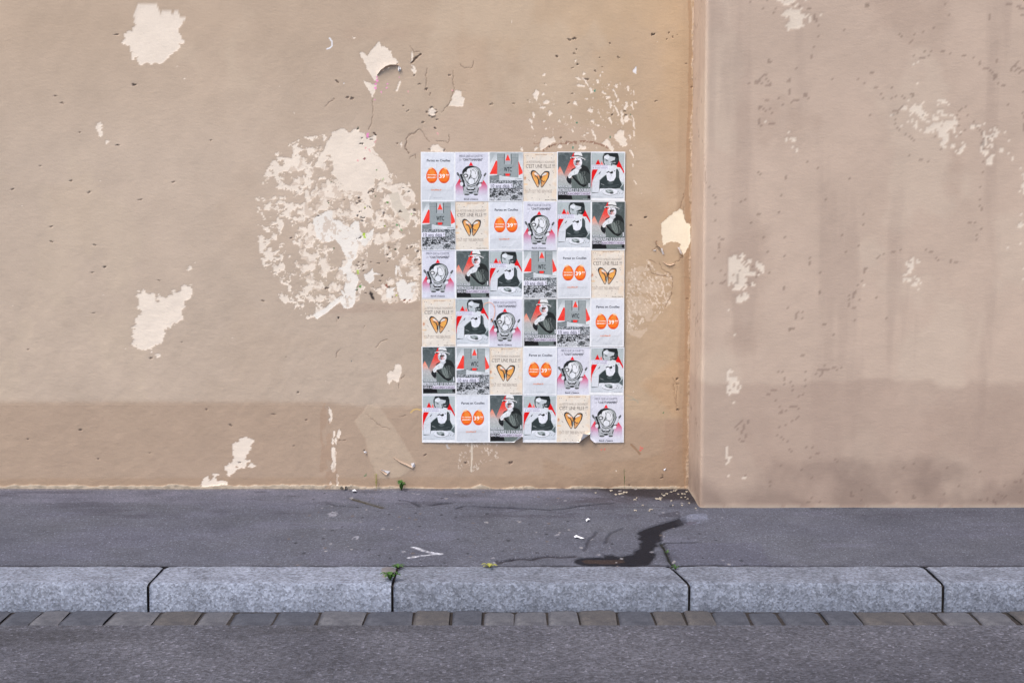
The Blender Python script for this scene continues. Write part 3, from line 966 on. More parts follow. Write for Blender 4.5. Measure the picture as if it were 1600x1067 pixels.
    tag(link('pavement', me), kind='structure')


pavement()


def box(name, x0, x1, y0, y1, za, zb, mat, parent=None, bev=.0):
    V = []
    b = bev
    for (z, i) in ((za, 0), (zb - b, 0), (zb, b)):
        V += [(x0 + i, y0 + i, z), (x1 - i, y0 + i, z), (x1 - i, y1 - i, z), (x0 + i, y1 - i, z)]
    F = [(3, 2, 1, 0), (8, 9, 10, 11)]
    for r in (0, 4):
        for i in range(4):
            F.append((r + i, r + (i + 1) % 4, r + 4 + (i + 1) % 4, r + 4 + i))
    return link(name, poly_mesh(name, V, F, [mat] if mat else []), parent)


# ground under everything, gutter and road
link_ground = box('ground', -30, 30, -40, 1.5, -.30, -.16, M_DIRT)
tag(link_ground, kind='structure')
rd = box('road', -30, 30, -40, Y_KERB - KERB_W - .22, -.155, -.121, M_ROAD)
tag(rd, kind='structure')
bed = box('joint_bed', -7, 7, Y_KERB - KERB_W + .012, .04, -.15, -.012, M_DIRT)
tag(box('gutter_bed', -7, 7, Y_KERB - KERB_W - .222, Y_KERB - KERB_W + .008, -.158, -.131, M_DIRT), kind='structure')
tag(bed, kind='structure')

# kerb stones
kerb = bpy.data.objects.new('kerb', None)
col.objects.link(kerb)
kerb.location = (0, Y_KERB, 0)
tag(kerb, kind='structure')


def stone(name, x0, x1, ya, yb, za, zb, parent, mat, skew0=0.0, skew1=0.0, seed=0, n=60, m=16):
    V, F = [], []
    R = random.Random(seed)
    ph = [R.uniform(0, 6) for _ in range(6)]
    for j in range(m + 1):
        for i in range(n + 1):
            u, v = i / n, j / m
            x = x0 + (x1 - x0) * u + (skew0 * (1 - u) + skew1 * u) * v
            y = yb + (ya - yb) * v
            ex = min(u, 1 - u) * (x1 - x0)
            ey = min(v, 1 - v) * abs(yb - ya)
            dz = -.007 * math.exp(-ex / .006) - (.010 if v > .5 else .005) * math.exp(-ey / .010)
            dz += .0012 * math.sin(x * 9 + ph[0]) + .0012 * math.sin(x * 23 + y * 17 + ph[1]) + R.uniform(-.0008, .0008)
            wv = .0015 * math.sin(x * 31 + ph[2]) + R.uniform(-.001, .001)
            V.append((x, y + (wv if j in (0, m) else 0), zb + dz))
    for j in range(m):
        for i in range(n):
            a = j * (n + 1) + i
            F.append((a, a + n + 1, a + n + 2, a + 1))
    b = len(V)
    top_front = [m * (n + 1) + i for i in range(n + 1)]
    for i in top_front:
        x, y, z = V[i]
        V.append((x, y - .004, za))
    for i in range(n):
        F.append((top_front[i], b + i, b + i + 1, top_front[i + 1]))
    b2 = len(V)
    for i in range(n + 1):
        x, y, z = V[i]
        V.append((x, y, za))
    for i in range(n):
        F.append((i, i + 1, b2 + i + 1, b2 + i))
    for c0, cc in ((0, 0), (n, n)):
        colm = [j * (n + 1) + cc for j in range(m + 1)]
        bb = len(V)
        for k in colm:
            x, y, z = V[k]
            V.append((x, y, za))
        for j in range(m):
            F.append((colm[j], colm[j + 1], bb + j + 1, bb + j) if cc == 0 else (colm[j + 1], colm[j], bb + j, bb + j + 1))
    ox = (x0 + x1) / 2
    V = [(x - ox, y, z) for x, y, z in V]
    me = poly_mesh(name, V, F, [mat], True)
    return link(name, me, parent, (ox, 0, 0))


j1 = G(621, 887)[0]
j2 = G(1048, 888)[0]
joints = [j1 - 3.6, j1 - 2.35, j1 - 1.15, j1, j2, j2 + 1.25, j2 + 2.4, j2 + 3.7, j2 + 4.9]
joints = [-6.0, -4.8] + [j for j in joints if j > -4.7]
for i in range(len(joints) - 1):
    sk0 = -.0 if abs(joints[i] - j2) > .01 else .055
    sk1 = .0 if abs(joints[i + 1] - j2) > .01 else .055
    stone('kerb_stone', joints[i] + .006, joints[i + 1] - .006, -KERB_W, -.004, -.15, .006, kerb, M_GRAN, sk0, sk1, seed=i)

gut = bpy.data.objects.new('gutter', None)
col.objects.link(gut)
gut.location = (0, Y_KERB - KERB_W, 0)
tag(gut, kind='structure')
x = -4.2
i = 0
while x < 4.2:
    w = rnd.uniform(.13, .23)
    zt = -.119 + rnd.uniform(-.006, .006)
    ob = stone('paving_sett', x + rnd.uniform(.003, .008), x + w - rnd.uniform(.003, .008), -.215 - rnd.uniform(-.006, .004), -.010 - rnd.uniform(0, .008), -.158, zt, gut, rnd.choice(M_GUTTER), rnd.uniform(-.008, .008), rnd.uniform(-.008, .008), seed=int(x * 100) + 999, n=10, m=9)
    x += w
# mortar smear left of the first joint
def ground_patch(name, pts, z, mat, parent=None):
    P_ = [G(*p) for p in pts]
    cx = sum(p[0] for p in P_) / len(P_)
    cy = sum(p[1] for p in P_) / len(P_)
    V = [(0, 0, z + .0025)]
    for f, h in ((.6, .002), (1, -.004)):
        V += [((x - cx) * f, (y - cy) * f, z + h) for x, y in P_]
    n = len(P_)
    F = [(0, 1 + i, 1 + (i + 1) % n) for i in range(n)] + [(1 + i, 1 + n + i, 1 + n + (i + 1) % n, 1 + (i + 1) % n) for i in range(n)]
    me = poly_mesh(name, V, F, [mat], True)
    if me.polygons[0].normal.z < 0:
        me.flip_normals()
    o = link(name, me, None, (cx, cy, 0))
    if parent:
        o.parent = parent
        o.location = (cx - parent.location.x, cy - parent.location.y, 0)
    return o


ground_patch('mortar_smear', [(596, 888), (606, 887), (614, 888), (619, 891), (617, 897), (612, 902), (603, 906), (594, 907), (597, 900), (594, 894)], .009, M_MORTAR, kerb)


# ------------------------------------------------------------------ posters: artwork drawn on 53 x 75 unit sheets
CW, CH, RES = 53.0, 75.0, 3.3
NX, NY = int(CW * RES) + 1, int(CH * RES) + 1


class Art:
    def __init__(s, bgc, con=1.28):
        s.con = con
        u = np.linspace(0, CW, NX)
        v = np.linspace(0, CH, NY)
        s.U, s.V = np.meshgrid(u, v)
        s.C = np.ones((NY, NX, 3)) * lin(bgc)
        s.tf = lambda p: p

    def frame(s, ox, oy, k):
        s.tf = lambda p: [(x / k - ox, y / k - oy) for x, y in p]
        s.k, s.ox, s.oy = k, ox, oy

    def put(s, m, c, a=1.0):
        k = (np.asarray(m, float) * a)[..., None]
        c = lin(c) if isinstance(c, tuple) else c
        s.C = s.C * (1 - k) + c * k

    def cover(s, f):
        """antialiased coverage of a test evaluated on 5 shifted samples"""
        h = .3 / RES
        return sum(f(s.U + a, s.V + b).astype(float) for a, b in ((0, 0), (h, h), (-h, h), (h, -h), (-h, -h))) / 5

    def poly(s, pts, c, a=1.0):
        p = s.tf(pts)
        s.put(s.cover(lambda x, y: inpoly(x, y, p)), c, a)

    def ell(s, cx, cy, rx, ry, c, a=1.0, rot=0.0):
        (cx, cy), = s.tf([(cx, cy)])
        rx, ry = rx / s.k, ry / s.k
        ct, st = math.cos(rot), math.sin(rot)
        s.put(s.cover(lambda x, y: (((x - cx) * ct + (y - cy) * st) / rx) ** 2 + ((-(x - cx) * st + (y - cy) * ct) / ry) ** 2 < 1), c, a)

    def line(s, pts, w, c, a=1.0):
        p = s.tf(pts)
        w = w / s.k / 2
        s.put(np.clip((w - dline(s.U, s.V, p, w + 1)) * RES + .5, 0, 1), c, a)

    def grad(s, pts, stops, a=1.0):
        """vertical colour ramp in a polygon: stops = [(y, colour), ...]"""
        p = s.tf(pts)
        ys = [s.tf([(0, y)])[0][1] for y, _ in stops]
        cc = np.stack([np.interp(s.V, ys, [lin(c)[i] for _, c in stops]) for i in range(3)], -1)
        s.put(s.cover(lambda x, y: inpoly(x, y, p)), cc, a)

    def grain(s, a, size=.9, seed=5, m=None):
        g = fbm(s.U, s.V, size, seed, 3)[..., None] * a
        if m is not None:
            g = g * m[..., None]
        s.C = np.clip(s.C * (1 + g), .002, .9)

    def border(s, l, t, r, b, c=(237, 239, 242)):
        m = (s.U < l) | (s.U > CW - r) | (s.V < t) | (s.V > CH - b)
        s.C = .84 * (s.C / .84) ** s.con
        s.C[m] = lin(c)


def art_egg():
    a = Art((230, 233, 238), 1.0)
    a.frame(0, 0, 1)
    a.poly([(2, 2), (51, 2), (51, 73), (2, 73)], (220, 224, 232))
    a.grad([(2, 50), (51, 50), (51, 73), (2, 73)], [(50, (220, 224, 232)), (58, (211, 215, 222)), (73, (210, 215, 221))])
    a.ell(26, 58.5, 22, 2, (200, 204, 210), .6)
    for cx, sg in ((17.2, -1), (36.0, 1)):
        def egg(x, y, f=1.0):
            t = (y - 35.9) / 11.7
            w = 8.7 * (1 + .12 * t)
            return ((x - cx) / (w * f)) ** 2 + (t / f) ** 2 < 1
        a.put(a.cover(lambda x, y: egg(x, y)), (226, 82, 24))
        for f, c in ((.93, (243, 102, 24)), (.82, (250, 116, 28)), (.62, (252, 126, 38))):
            a.put(a.cover(lambda x, y: egg(x, y, f) & (y < 36 + 11 * f)), c, .8)
        a.ell(cx + .5, 30.5, 4, 4.5, (255, 156, 70), .5)
        a.ell(cx + sg * 2.2, 24.9, 4.0, 1.3, (250, 205, 160), .9, sg * .35)
        a.ell(cx, 46.3, 4.5, 1.2, (205, 66, 24), .7)
    a.grain(.05, 1.2)
    a.border(.9, .9, .8, .9)
    return a


def art_baby():
    a = Art((224, 224, 233))
    a.frame(0, 1.5, 13.68)
    a.poly([(15, 40), (690, 40), (690, 1050), (15, 1050)], (220, 221, 231))
    st = [(560, (240, 60, 72)), (650, (226, 90, 112)), (730, (214, 150, 178)), (830, (212, 196, 214)), (930, (218, 218, 228))]
    a.grad([(105, 565), (150, 620), (200, 960), (18, 960), (15, 720)], st)
    a.grad([(598, 590), (688, 720), (688, 960), (480, 960), (520, 700)], st)
    a.poly([(342, 222), (298, 302), (387, 302)], (242, 28, 50))
    dk, md, lt = (56, 60, 62), (150, 155, 158), (214, 216, 222)
    # arms
    a.line([(130, 500), (175, 610), (215, 800)], 46, dk)
    a.line([(95, 520), (140, 640)], 26, md)
    a.ell(68, 482, 22, 42, dk, 1, -.5)
    a.ell(66, 478, 9, 24, md, 1, -.5)
    a.line([(560, 500), (500, 640), (455, 760)], 34, md)
    a.line([(540, 560), (470, 700), (440, 770)], 14, dk)
    a.line([(630, 520), (575, 640)], 26, (200, 204, 208))
    a.ell(640, 490, 20, 42, dk, 1, .6)
    a.ell(642, 485, 8, 22, md, 1, .6)
    # body
    a.poly([(170, 760), (250, 720), (440, 720), (520, 760), (495, 890), (180, 890)], (188, 192, 196))
    a.line([(150, 640), (190, 820)], 12, dk)
    a.ell(145, 685, 34, 46, (226, 228, 234))
    a.line([(112, 645), (150, 632), (180, 645)], 16, dk)
    a.ell(530, 705, 34, 44, (226, 228, 234))
    a.line([(490, 700), (510, 668), (572, 668)], 18, dk)
    a.line([(500, 780), (478, 850)], 16, dk)
    a.ell(335, 800, 92, 46, (212, 215, 220))
    a.line([(255, 775), (275, 810), (400, 812), (425, 775)], 24, dk)
    a.line([(280, 805), (395, 805)], 26, (38, 40, 42))
    a.line([(335, 770), (335, 785)], 40, (190, 194, 198))
    a.line([(240, 840), (330, 860), (350, 850), (440, 850)], 12, dk, .7)
    a.ell(255, 905, 55, 20, (84, 88, 88))
    a.ell(445, 905, 46, 20, (84, 88, 88))
    a.ell(340, 870, 44, 22, (72, 76, 78))
    a.line([(230, 895), (290, 900)], 8, (180, 184, 186))
    a.line([(420, 892), (470, 892)], 8, (180, 184, 186))
    # hood
    hood = [(150, 520), (160, 440), (180, 390), (230, 340), (300, 312), (380, 312), (450, 328), (515, 365), (552, 430), (558, 510), (530, 590), (490, 660), (440, 712), (350, 742),
            (270, 718), (222, 645), (178, 570)]
    a.poly(hood, (170, 175, 176))
    a.line(hood + hood[:1], 11, (56, 60, 62))
    inner = [(182, 520), (195, 450), (230, 390), (300, 350), (380, 345), (450, 365), (500, 430), (505, 520), (480, 600), (430, 670), (350, 700), (285, 680), (245, 620), (205, 560)]
    a.poly(inner, (216, 219, 222))
    a.line([(495, 430), (512, 520), (488, 600), (440, 672), (370, 712)], 16, dk)
    a.line([(178, 570), (250, 680), (350, 722), (450, 690), (520, 570)], 9, (226, 229, 234))
    a.poly([(165, 440), (182, 388), (235, 338), (300, 316), (380, 318), (430, 330), (360, 345), (300, 358), (268, 378), (252, 440), (228, 428), (205, 445), (178, 490)], (54, 58, 60))
    a.ell(300, 430, 48, 62, (232, 234, 238))
    a.ell(410, 480, 74, 104, (120, 126, 128))
    a.ell(410, 480, 66, 96, (230, 232, 236))
    a.line([(330, 400), (345, 450), (335, 500), (290, 590)], 11, dk)
    a.line([(350, 515), (320, 550), (290, 595)], 14, (66, 70, 70))
    a.ell(232, 515, 50, 40, dk)
    a.ell(230, 516, 30, 22, (238, 240, 245))
    a.line([(175, 500), (205, 540), (245, 620), (290, 690)], 10, (90, 94, 96))
    a.ell(350, 632, 76, 74, (110, 116, 118))
    a.ell(350, 632, 66, 64, (228, 231, 236))
    a.line([(380, 395), (430, 425), (440, 480)], 8, (90, 94, 96))
    a.line([(395, 570), (430, 575)], 10, (90, 94, 96))
    a.line([(270, 640), (290, 690), (350, 705)], 9, (110, 114, 116), .8)
    a.grain(.10, .8)
    a.border(1.0, 1.2, 1.2, .6)
    return a


def art_tower():
    a = Art((206, 212, 215))
    a.frame(.5, 0, 13.86)
    a.grad([(0, 0), (762, 0), (762, 560), (0, 560)], [(0, (186, 193, 196)), (200, (222, 226, 229)), (560, (224, 228, 231))])
    a.poly([(40, 15), (150, 15), (60, 200), (40, 240)], (176, 183, 186), .6)
    red, red2 = (244, 92, 80), (232, 66, 58)
    a.poly([(165, 175), (193, 200), (188, 468), (28, 468)], red)
    a.poly([(155, 200), (185, 190), (170, 250), (140, 250)], red2)
    a.poly([(60, 400), (185, 360), (185, 468), (28, 468)], red2, .5)
    a.poly([(643, 185), (760, 468), (730, 455), (652, 492)], red)
    tw = (170, 178, 180)
    a.poly([(192, 42), (345, 42), (345, 262), (485, 262), (485, 42), (643, 42), (643, 545), (192, 500)], tw)
    a.poly([(358, 182), (472, 182), (472, 265), (358, 265)], (182, 188, 192))
    a.poly([(417, 45), (362, 182), (472, 182)], red)
    for x in range(205, 640, 17):
        a.line([(x, 50 if not 345 < x < 485 else 270), (x, 520)], 4, (150, 158, 160), .55)
    a.line([(345, 45), (345, 250)], 18, (104, 114, 114))
    a.line([(487, 45), (487, 250)], 18, (104, 114, 114))
    a.line([(195, 42), (345, 42)], 7, (128, 136, 138))
    a.line([(485, 42), (640, 42)], 7, (128, 136, 138))
    a.line([(195, 120), (345, 120)], 6, (140, 148, 150))
    a.line([(485, 120), (640, 120)], 6, (140, 148, 150))
    a.line([(195, 45), (195, 500)], 6, (130, 138, 140))
    a.line([(641, 45), (641, 540)], 7, (128, 140, 136))
    a.poly([(330, 455), (485, 455), (485, 500), (330, 500)], (112, 120, 122))
    a.poly([(365, 455), (462, 455), (455, 505), (372, 505)], (240, 70, 62))
    # quay and boats
    a.poly([(0, 505), (240, 480), (240, 590), (0, 610)], (150, 157, 160))
    a.poly([(235, 478), (290, 500), (300, 540), (470, 560), (470, 605), (235, 600)], (214, 218, 222))
    a.poly([(470, 535), (762, 560), (762, 600), (470, 605)], (222, 226, 230))
    a.line([(140, 520), (270, 475)], 7, (100, 106, 108))
    a.line([(570, 575), (710, 562)], 8, (90, 96, 98))
    a.line([(60, 530), (60, 570), (160, 575)], 8, (120, 126, 128))
    # crowd
    n = fbm(a.U * .9, a.V, 1.1, 201, 3)
    n2 = fbm(a.U, a.V, 3.2, 205, 3)
    y = a.V
    far = (y > 43) & (y < 55)
    a.put(far, (150, 156, 160))
    g = np.clip(.5 + 1.6 * n, 0, 1)[..., None]
    cc = lin((96, 102, 106)) * (1 - g) + lin((196, 200, 205)) * g
    a.C = np.where(far[..., None], cc, a.C)
    near = (y >= 55)
    lvl = np.clip(.50 + 1.5 * n + .8 * n2 + .10 * (y - 66) / 5, 0, 1)[..., None]
    cc = lin((50, 54, 58)) * (1 - lvl) + lin((212, 215, 220)) * lvl
    a.C = np.where(near[..., None], cc, a.C)
    a.poly([(300, 925), (480, 930), (470, 1010), (260, 1020)], (206, 209, 213), .8)
    a.poly([(640, 900), (762, 920), (762, 1010), (620, 1000)], (206, 209, 213), .6)
    a.ell(560, 960, 75, 34, (82, 88, 90), .8)
    a.ell(560, 890, 90, 14, (222, 225, 230), .8)
    a.ell(100, 900, 34, 55, (62, 66, 70), .6)
    a.ell(690, 870, 60, 26, (66, 70, 74), .6)
    a.poly([(0, 662), (518, 662), (518, 757), (0, 757)], (228, 228, 238))
    a.grain(.10, .7, 9)
    a.border(1.3, .8, .4, 1.0)
    return a


def art_shell():
    a = Art((228, 220, 208), 1.0)
    a.frame(1, 0, 15.24)
    edge = np.minimum(np.minimum(a.U - 1, 52 - a.U) / 6, (a.V - 1) / 9)
    k = np.clip(1 - edge + fbm(a.U, a.V, 6, 301, 4) * 1.3, 0, 1)
    a.put(k, (232, 209, 182), .6)
    a.ell(60, 600, 26, 42, (214, 150, 110), .7)
    a.ell(62, 590, 14, 14, (150, 100, 84), .6)
    a.ell(75, 740, 55, 22, (232, 196, 150), .7)
    a.ell(395, 480, 200, 150, (226, 219, 209), .5)
    dk, og = (40, 42, 46), (224, 158, 92)
    for sgn in (1, -1):
        if sgn == 1:
            out = [(245, 410), (300, 425), (350, 470), (402, 520), (424, 570), (408, 740), (375, 815), (345, 810), (300, 730), (230, 600), (190, 490), (200, 435)]
        else:
            out = [(575, 430), (630, 445), (642, 490), (620, 590), (560, 690), (490, 790), (455, 820), (430, 790), (426, 720), (418, 600), (420, 545), (480, 480), (520, 440)]
        a.poly(out, dk)
        cx = sum(p[0] for p in out) / len(out)
        cy = sum(p[1] for p in out) / len(out)
        a.poly([(cx + (x - cx) * .76, cy + (y - cy) * .82) for x, y in out], og)
    a.poly([(262, 480), (310, 470), (380, 520), (395, 545), (330, 540), (290, 510)], (226, 222, 216))
    a.poly([(320, 505), (385, 530), (398, 552), (350, 548)], (240, 170, 130))
    a.poly([(520, 480), (575, 480), (560, 515), (480, 540), (450, 560), (470, 520)], (222, 226, 226))
    a.line([(235, 520), (300, 660), (350, 770)], 12, (244, 184, 110), .8)
    a.poly([(300, 560), (345, 560), (360, 640), (350, 730), (320, 690), (290, 620)], (236, 170, 86))
    a.line([(300, 545), (350, 575), (375, 640), (385, 730)], 24, (60, 56, 58))
    a.line([(455, 560), (430, 620), (435, 700)], 26, (52, 46, 50))
    a.line([(440, 640), (500, 690), (530, 640)], 16, (58, 52, 52))
    a.poly([(490, 580), (560, 540), (590, 580), (540, 660), (500, 660), (470, 630)], (238, 174, 84))
    a.line([(405, 570), (412, 660)], 12, (196, 150, 90))
    a.line([(412, 650), (412, 710)], 14, (190, 206, 204))
    a.poly([(345, 740), (385, 735), (380, 785), (360, 800), (340, 785)], (214, 178, 140))
    a.poly([(440, 730), (490, 720), (490, 760), (460, 795), (440, 790)], (206, 160, 116))
    for (x, y) in ((130, 80), (80, 75), (245, 130), (238, 138), (680, 135), (160, 465), (715, 440), (728, 478), (145, 635), (165, 655), (660, 765), (530, 970), (225, 1058), (165, 860), (640, 760),
                   (700, 60), (90, 330), (400, 1090), (610, 1040)):
        a.ell(x, y, 10, 9, (110, 92, 84), .75)
    a.line([(120, 410), (150, 440)], 5, (130, 110, 100), .6)
    a.grain(.06, 2.2, 307)
    a.grain(.05, .8, 309)
    a.border(.6, .8, .4, .7)
    return a


def art_man():
    a = Art((110, 120, 122))
    a.frame(0, -2, 14.62)
    a.frame(0, -2, 14.62)
    a.grad([(0, -60), (819, -60), (819, 1067), (0, 1067)], [(-60, (96, 106, 108)), (300, (112, 121, 123)), (600, (150, 157, 158)), (700, (150, 157, 158)), (1067, (130, 138, 138))])
    a.poly([(560, -40), (819, -40), (819, 900), (600, 600)], (100, 110, 110))
    sm = np.clip(fbm(a.U, a.V * 1.4, 5, 401, 4) * 1.6, 0, 1)
    a.put(sm * (a.V < 32), (150, 158, 160), .55)
    a.grad([(380, -20), (165, 478), (290, 720), (470, 720), (470, 200)], [(-20, (214, 30, 44)), (100, (236, 60, 56)), (250, (236, 100, 90)), (400, (214, 150, 142)), (520, (190, 176, 172)), (720, (172, 178, 180))])
    a.grad([(75, 298), (28, 385), (28, 720), (290, 720), (165, 478)], [(298, (242, 146, 120)), (400, (230, 176, 160)), (520, (196, 194, 194)), (720, (184, 190, 190))])
    # trousers and jacket
    a.poly([(330, 560), (700, 560), (720, 1030), (340, 1030)], (122, 132, 130))
    jk = [(430, 470), (520, 340), (580, 258), (640, 280), (705, 312), (738, 375), (768, 500), (775, 790), (735, 740), (700, 700), (600, 745), (520, 690), (400, 560), (335, 530), (345, 500)]
    a.poly(jk, (82, 89, 88))
    a.poly([(320, 395), (350, 355), (440, 315), (450, 335), (370, 380), (330, 415)], (40, 38, 42))
    a.poly([(520, 345), (585, 262), (680, 305), (740, 390), (755, 480), (690, 420), (620, 390), (540, 420)], (50, 54, 55))
    a.poly([(440, 470), (510, 440), (560, 470), (600, 560), (620, 680), (560, 690), (480, 590)], (132, 141, 138))
    for w in range(7):
        a.line([(470 + w * 26, 450 - w * 6), (500 + w * 24, 560), (560 + w * 14, 680)], 7, (58, 63, 63) if w % 2 else (158, 166, 163), .7)
    a.line([(600, 480), (650, 560), (690, 640)], 8, (150, 157, 155), .7)
    a.line([(700, 400), (640, 500), (600, 520)], 12, (40, 44, 45), .8)
    a.line([(365, 530), (420, 590), (520, 690), (610, 738), (660, 715)], 40, (34, 37, 39))
    a.poly([(262, 530), (330, 545), (335, 640), (315, 700), (250, 655), (218, 590), (235, 515)], (40, 41, 46))
    a.line([(250, 590), (310, 600)], 8, (84, 88, 94))
    a.poly([(720, 670), (745, 668), (748, 755), (725, 762)], (214, 217, 222))
    # hands and scarf
    a.poly([(262, 545), (262, 480), (325, 410), (420, 345), (500, 325), (505, 400), (475, 460), (420, 480), (350, 500), (310, 560), (285, 560)], (226, 229, 232))
    a.line([(395, 400), (400, 470)], 7, (120, 128, 128), .8)
    a.line([(330, 470), (290, 520)], 6, (150, 156, 158), .8)
    # head
    a.poly([(420, 260), (530, 260), (560, 330), (500, 380), (430, 350)], (214, 216, 220))
    a.ell(475, 205, 98, 108, (232, 232, 237))
    a.poly([(378, 180), (400, 180), (430, 290), (470, 318), (430, 312), (388, 250)], (150, 158, 162), .7)
    a.ell(462, 192, 42, 34, (96, 86, 88))
    a.ell(496, 178, 32, 18, (122, 104, 96))
    a.ell(475, 228, 30, 24, (204, 150, 146))
    a.ell(455, 258, 20, 18, (176, 96, 98))
    a.ell(500, 250, 34, 30, (222, 200, 200), .8)
    a.ell(430, 240, 18, 32, (120, 128, 134), .7)
    a.line([(440, 110), (460, 140)], 22, (150, 154, 158), .8)
    a.line([(378, 150), (385, 230), (430, 300)], 9, (200, 214, 214))
    # hat
    a.poly([(385, 70), (388, 20), (410, -12), (470, -28), (530, -20), (568, 20), (582, 100), (480, 82)], (228, 230, 230))
    a.line([(318, 108), (400, 96), (480, 96), (560, 112), (628, 142)], 32, (222, 224, 225))
    a.line([(384, 58), (470, 58), (572, 82)], 20, (38, 40, 42))
    a.poly([(312, 100), (375, 104), (372, 132), (335, 128)], (26, 32, 30))
    a.line([(550, 125), (600, 145), (618, 140)], 18, (34, 38, 42))
    a.line([(470, 110), (545, 112)], 7, (90, 94, 96))
    # foot of the sheet
    a.poly([(28, 935), (340, 935), (360, 1030), (28, 1030)], (32, 33, 37))
    a.poly([(700, 930), (775, 900), (775, 1030), (700, 1030)], (44, 46, 50))
    a.poly([(245, 866), (772, 866), (772, 936), (245, 936)], (224, 220, 232))
    a.poly([(28, 866), (245, 866), (245, 936), (28, 936)], (60, 62, 68))
    a.grain(.22, 1.0, 411)
    a.border(1.6, 1.2, .5, 1.4)
    return a


def art_woman():
    a = Art((226, 229, 236))
    a.frame(0, -1, 14.42)
    a.poly([(20, 15), (750, 15), (740, 1010), (20, 1010)], (190, 199, 201))
    red = (226, 22, 30)
    a.poly([(160, 153), (103, 272), (214, 272)], red)
    a.poly([(240, 188), (213, 282), (280, 282)], (245, 138, 134))
    a.poly([(625, 175), (672, 268), (745, 420), (745, 472), (660, 335), (560, 318), (595, 250)], red)
    a.poly([(45, 378), (158, 378), (90, 510), (40, 620), (24, 800), (16, 700), (22, 440)], red)
    # hair
    a.poly([(262, 100), (285, 35), (310, 15), (595, 15), (622, 90), (626, 190), (595, 265), (560, 288), (500, 270), (470, 200), (330, 270), (300, 278), (275, 230), (262, 160)], (46, 54, 56))
    a.line([(285, 70), (292, 50)], 9, (170, 178, 180))
    # face
    a.poly([(295, 110), (320, 70), (375, 42), (420, 85), (470, 96), (545, 112), (535, 170), (505, 190), (470, 210), (472, 300), (420, 320), (340, 300), (300, 240), (280, 180)], (204, 210, 214))
    a.ell(350, 110, 60, 40, (226, 230, 235))
    a.ell(370, 230, 50, 40, (186, 194, 198), .7)
    a.ell(292, 165, 12, 34, (150, 158, 160))
    a.poly([(540, 118), (600, 130), (600, 215), (560, 230), (520, 200)], (70, 80, 82))
    a.ell(525, 228, 30, 16, (180, 188, 190), .8)
    a.ell(350, 185, 26, 12, (110, 120, 122), .8)
    a.line([(345, 265), (400, 280), (440, 275)], 9, (140, 148, 150), .8)
    a.line([(318, 148), (350, 170), (380, 185)], 13, (96, 106, 108))
    a.line([(320, 175), (365, 195)], 8, (150, 158, 160))
    a.line([(455, 215), (500, 185), (540, 190)], 20, (60, 70, 72))
    a.line([(440, 200), (458, 260), (450, 290)], 13, (120, 130, 130), .8)
    a.poly([(452, 240), (490, 230), (480, 285), (455, 300)], (80, 90, 92), .8)
    # dress
    a.poly([(565, 370), (600, 375), (645, 400), (650, 600), (700, 705), (655, 785), (560, 800), (330, 795), (175, 890), (185, 640), (255, 560), (345, 495), (372, 610), (440, 650),
            (520, 620), (560, 540)], (68, 79, 81))
    for w in range(5):
        a.line([(220 + w * 15, 690 + w * 22), (380, 745 + w * 8), (640 - w * 20, 690 + w * 18)], 8, (118, 130, 132) if w % 2 else (44, 52, 54), .8)
    a.line([(230, 690), (300, 715)], 7, (190, 196, 198))
    a.line([(605, 410), (610, 560)], 14, (130, 140, 142), .8)
    a.ell(440, 670, 60, 34, (112, 122, 124), .7)
    # left arm, sleeve of the chair
    a.poly([(158, 385), (345, 330), (400, 410), (330, 500), (255, 545), (200, 610), (188, 885), (38, 885), (30, 680), (62, 590)], (218, 222, 228))
    a.line([(60, 595), (185, 455)], 7, (160, 168, 170), .8)
    a.line([(192, 470), (214, 435)], 17, (44, 46, 48))
    a.line([(45, 893), (165, 893)], 18, (74, 82, 84))
    a.line([(60, 660), (180, 660)], 6, (190, 198, 200), .8)
    a.line([(195, 620), (330, 500)], 8, (150, 158, 160), .8)
    # bib, hands, food
    a.poly([(345, 440), (400, 420), (560, 400), (562, 540), (512, 620), (425, 642), (370, 605)], (230, 233, 240))
    a.ell(520, 330, 62, 56, (218, 223, 226))
    a.poly([(330, 330), (420, 285), (480, 300), (560, 350), (560, 420), (380, 440), (345, 410)], (222, 226, 232))
    a.line([(395, 365), (415, 370)], 17, (40, 44, 46))
    a.ell(465, 440, 32, 30, (34, 34, 38))
    a.line([(360, 445), (400, 425), (460, 460)], 22, (34, 34, 38))
    a.ell(435, 415, 30, 16, (226, 230, 234))
    a.ell(530, 410, 13, 10, (54, 58, 62))
    a.line([(440, 470), (470, 520)], 7, (120, 128, 132), .8)
    # right arm
    a.poly([(565, 325), (650, 335), (700, 400), (745, 490), (745, 640), (712, 660), (660, 620), (636, 560), (632, 430), (600, 360)], (220, 224, 229))
    a.line([(635, 360), (645, 390)], 8, (120, 128, 130), .8)
    a.poly([(655, 790), (745, 690), (745, 850), (700, 830)], (112, 124, 126))
    # table and plate
    a.poly([(20, 905), (185, 890), (225, 795), (640, 800), (700, 830), (745, 860), (745, 1010), (20, 1010)], (212, 217, 223))
    a.poly([(205, 800), (320, 790), (230, 860), (190, 880)], (226, 229, 235))
    a.ell(432, 872, 165, 78, (96, 104, 106))
    a.ell(432, 866, 166, 76, (228, 231, 237))
    a.ell(420, 855, 90, 46, (186, 194, 196))
    a.line([(340, 830), (380, 880), (420, 890)], 18, (110, 120, 120), .8)
    a.ell(470, 890, 44, 24, (70, 80, 80), .9)
    a.line([(420, 835), (490, 860)], 18, (128, 138, 138), .8)
    for (x, y) in ((590, 915), (640, 905), (700, 915), (722, 885), (610, 870)):
        a.line([(x, y), (x + 12, y - 14)], 9, (70, 78, 80), .8)
    a.poly([(20, 278), (180, 275), (400, 282), (420, 378), (20, 378)], (230, 231, 240), .92)
    a.line([(20, 985), (290, 985)], 5, (150, 158, 160), .8)
